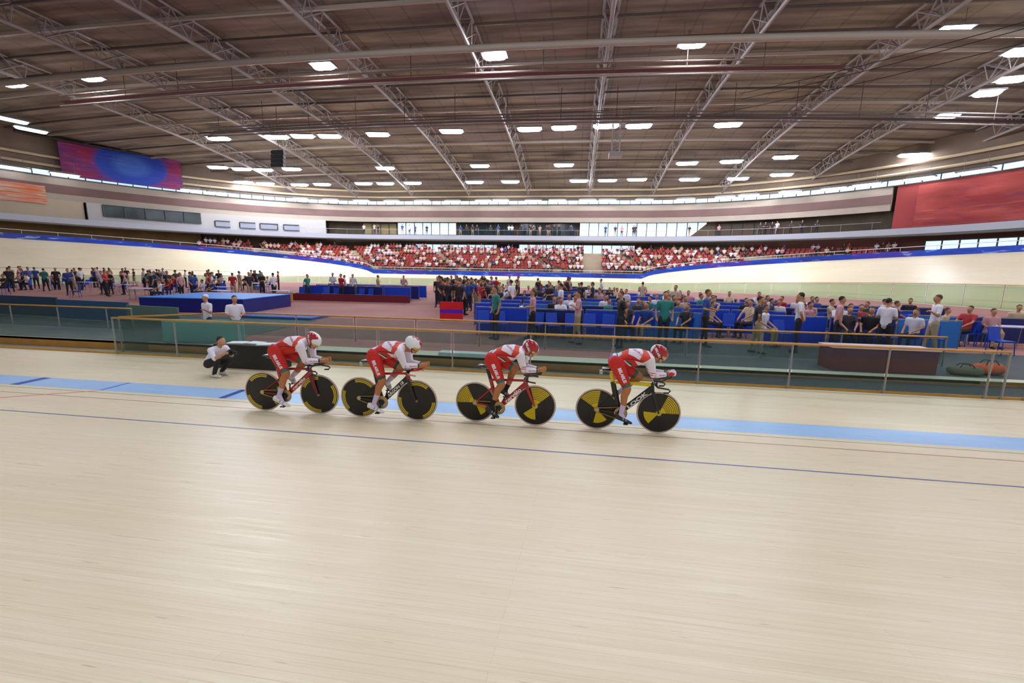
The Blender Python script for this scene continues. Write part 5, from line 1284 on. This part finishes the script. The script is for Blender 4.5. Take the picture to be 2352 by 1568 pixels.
# photographer crouching on the apron at the left
def croucher():
    L = []
    P = dict(hip=(-.10, 0, .30), ch=(.10, 0, .60), hd=(.24, 0, .86))
    for sd in (-1, 1):
        H_ = (-.10, sd*.10, .30); K_ = (.28, sd*.15, .44 if sd < 0 else .36); A_ = (.10 if sd < 0 else .02, sd*.13, .10)
        L += [('leg', [(H_, .10), (K_, .068)]), ('leg', [(K_, .066), (A_, .046)]), ('shoe', [((A_[0]-.05, A_[1], .045), .045), ((A_[0]+.16, A_[1], .038), .038)])]
        S_ = (.13, sd*.19, .66); E_ = (.26, sd*.22, .48); W2 = (.44, sd*.08, .60)
        L += [('shirt', [(S_, .068), (E_, .05)]), ('skin', [(E_, .046), (W2, .034)])]
        for j in range(4): L.append(('skin', [(W2, .026), ((W2[0]+.07, W2[1]-sd*.02, W2[2]+.035-.022*j), .012)]))
    L += [('shirt', [((-.12, 0, .34), (.13, .16, .13)), ((.02, 0, .52), (.12, .155, .12))]), ('shirt', [((.02, 0, .52), (.12, .155, .12)), ((.13, .12, .66), .08), ((.13, -.12, .66), .08)]),
          ('skin', [((.15, 0, .70), .055), ((.22, 0, .78), .052)]), ('skin', [((.25, 0, .86), (.09, .075, .10)), ((.30, 0, .80), (.05, .05, .05))]), ('hair', [((.225, 0, .885), (.09, .083, .092))]), ('skin', [((.345, 0, .85), .014)])]
    me_ = fuse([b for _, b in L], .014, 3, 'body'); Cn = face_centres(me_); best = np.full(len(Cn), 1e9); ti = np.zeros(len(Cn), int)
    for k, (t, bl) in enumerate(L):
        for a in range(len(bl)):
            b = (a+1) % len(bl); A_, B_ = np.array(bl[a][0]), np.array(bl[b][0]); ra = np.mean(bl[a][1]); rb = np.mean(bl[b][1]); AB = B_-A_; f = np.clip(((Cn-A_) @ AB)/(AB @ AB+1e-9), 0, 1)
            dd = np.linalg.norm(Cn-(A_+f[:, None]*AB), axis=1)-(ra+(rb-ra)*f); m_ = dd < best; best[m_] = dd[m_]; ti[m_] = k
    order = {'leg': 0, 'shirt': 1, 'skin': 2, 'hair': 3, 'shoe': 4}; mi = np.array([order[L[k][0]] for k in ti], dtype=np.int32)
    for m_ in (T2, SH['white'], mat('skin_196', (196, 140, 104), .6), H1, mat('shoe_pale', (214, 206, 200), .5)): me_.materials.append(m_)
    me_.polygons.foreach_set('material_index', mi); me_.polygons.foreach_set('use_smooth', [True]*len(mi)); return me_
o = bpy.data.objects.new('person', croucher()); C.objects.link(o); o.location = (-8.35, 9.0, 0.0); o.rotation_euler.z = -.15
tag(o, 'person in a white shirt crouching on the apron at the left', 'person')
e = empty('camera_body', (-7.86, 8.93, .60), -.15, label='black camera held by the crouching person in the white shirt', cat='camera')
g = MB(); g.box((-.04, -.07, -.05), (.04, .07, .05)); g.box((-.03, -.03, .05), (.03, .03, .075)); g.build('casing', M_blk, e)
g = MB(); g.lathe([(0, .04), (.036, .04), (.04, .17), (.03, .175), (0, .15)], (0, 0, 0), 18, axis='x'); g.build('lens_barrel', mat('lens_black', (20, 20, 22), .3), e, True, edge=50)
# ------------------------------------------------------------------ the far stand: red seats and spectators
M_seat = mat('seat_red', (156, 42, 30), .5)
g = MB(); g.box((-.22, -.20, .40), (.22, .20, .44))
g.add([(-.22, .17, .44), (.22, .17, .44), (.22, .24, .80), (-.22, .24, .80), (-.22, .21, .44), (.22, .21, .44), (.22, .28, .80), (-.22, .28, .80)], [(0, 1, 2, 3), (7, 6, 5, 4), (0, 4, 5, 1), (1, 5, 6, 2), (2, 6, 7, 3), (3, 7, 4, 0)]); g.box((-.03, .0, 0), (.03, .12, .40))
seat0 = g.build('stand_seat', M_seat)
spots = []
for k, (P, z) in enumerate(stand_rows):
    Q = offset_pts(P, .40); Q = resample(Q, .56)
    for q, (s, t) in enumerate(Q):
        if t < 42: continue
        x, y = px_of((s, t, z+.6))
        if x is None or not 455 < x < 2060: continue
        d = Vector((s-max(SL, min(SR, s)), t-CY)); rz = math.atan2(d.y, d.x)-math.pi/2
        # hidden behind the banking top?
        if k < 6 and abs(s-SC) > 20.4+14: continue
        if (q % 26) in (0, 1) or 1338 < x < 1384: continue               # aisles
        spots.append((k, s, t, z, rz, x))
rngs = random.Random(5)
spots.sort(key=lambda v: (v[0], v[1]))
inner = [v for v in spots]; rngs.shuffle(inner)
occ = inner[:300]; occset = set((v[1], v[2]) for v in occ)
free = [v for v in spots if (v[1], v[2]) not in occset]
ind = free[:300]; rest = free[300:]+occ
for (k, s, t, z, rz, x) in ind:
    c = seat0.copy(); C.objects.link(c); c.location = (s, t, z); c.rotation_euler.z = rz
    tag(c, 'empty red seat in the lower rows of the far stand', 'seat', 'empty red seats in the lower rows')
bm_ = MB()
for (k, s, t, z, rz, x) in rest:
    mt = Matrix.Translation((s, t, z)) @ Matrix.Rotation(rz, 4, 'Z')
    bm_.add([mt @ v.co for v in seat0.data.vertices], [tuple(p.vertices) for p in seat0.data.polygons])
tag(bm_.build('stand_seats', M_seat), 'remaining red seats filling the far stand, occupied and in the upper rows', 'seats', kind='stuff')
bpy.data.objects.remove(seat0)
for (k, s, t, z, rz, x) in occ:
    c = rngs.choices(('white', 'pink', 'beige', 'dark', 'red', 'blue'), (9, 5, 4, 3, 3, 1))[0]
    person('seat', c, rngs.randrange(3), (s, t, z), rz+rngs.uniform(-.2, .2), 'seated spectator in a %s top in the red-seated far stand' % c, 'spectators in %s tops in the far stand' % c, name='spectator')
more = inner[300:470]; bm_ = MB(); pal = [SH['white'], SH['pink'], SH['beige'], SH['dark'], SH['red']]
mats_ = pal+[T1, mat('skin_196', (196, 140, 104), .6), H1]
for (k, s, t, z, rz, x) in more:
    mt = Matrix.Translation((s, t, z)) @ Matrix.Rotation(rz, 4, 'Z'); md = seatM[rngs.randrange(3)]; c = rngs.choices(range(5), (6, 3, 3, 2, 2))[0]; mp = {0: 5, 1: c, 2: 6, 3: 7, 4: 5}; n0 = len(bm_.v)
    bm_.v += [tuple(mt @ v.co) for v in md.vertices]; bm_.f += [tuple(n0+i for i in p.vertices) for p in md.polygons]; bm_.m += [mp[p.material_index] for p in md.polygons]
tag(bm_.build('spectators', mats_, None, True), 'remaining spectators scattered through the red-seated far stand', 'spectators', kind='stuff')
# people at the gallery rail and a long hand rail
GR = offset_pts(cut(G, 600, 2049, 8), -1.1)
e = empty('gallery_rail', (GR[0][0], GR[0][1], 7.76), label='thin steel handrail along the white gallery of the far wall', cat='railing')
g = MB(); g.tube([(s, t, 8.6) for s, t in GR[::8]], .03, 6); child(g, 'handrail', M_postg, e)
for s, t in resample(GR, 3.2): g = MB(); g.tube([(s, t, 7.74), (s, t, 8.6)], .02, 5); child(g, 'post', M_postg, e)
GP = offset_pts(cut(G, 600, 2049, 8), -.55)
for q in range(44):
    x0 = rngs.choice([(1050, 1320), (1050, 1320), (1640, 1900), (820, 1040), (1340, 1600)]); c_ = [p for p in GP if x0[0] < (px_of((p[0], p[1], 8.5))[0] or 0) < x0[1]]
    p = c_[rngs.randrange(len(c_))]; c = rngs.choices(('dark', 'white', 'pink', 'blue'), (7, 2, 1, 2))[0]; d = Vector((p[0]-max(SL, min(SR, p[0])), p[1]-CY)); rz = math.atan2(d.y, d.x)-math.pi/2
    person('stand', c, q, (p[0], p[1], 7.75), rz+rngs.uniform(-.4, .4), 'person in a %s top standing at the rail of the upper gallery' % c, 'people in %s tops at the upper gallery' % c)
for o in (PP+[CH, TB]):
    for ch in list(o.children): bpy.data.objects.remove(ch)
    bpy.data.objects.remove(o)
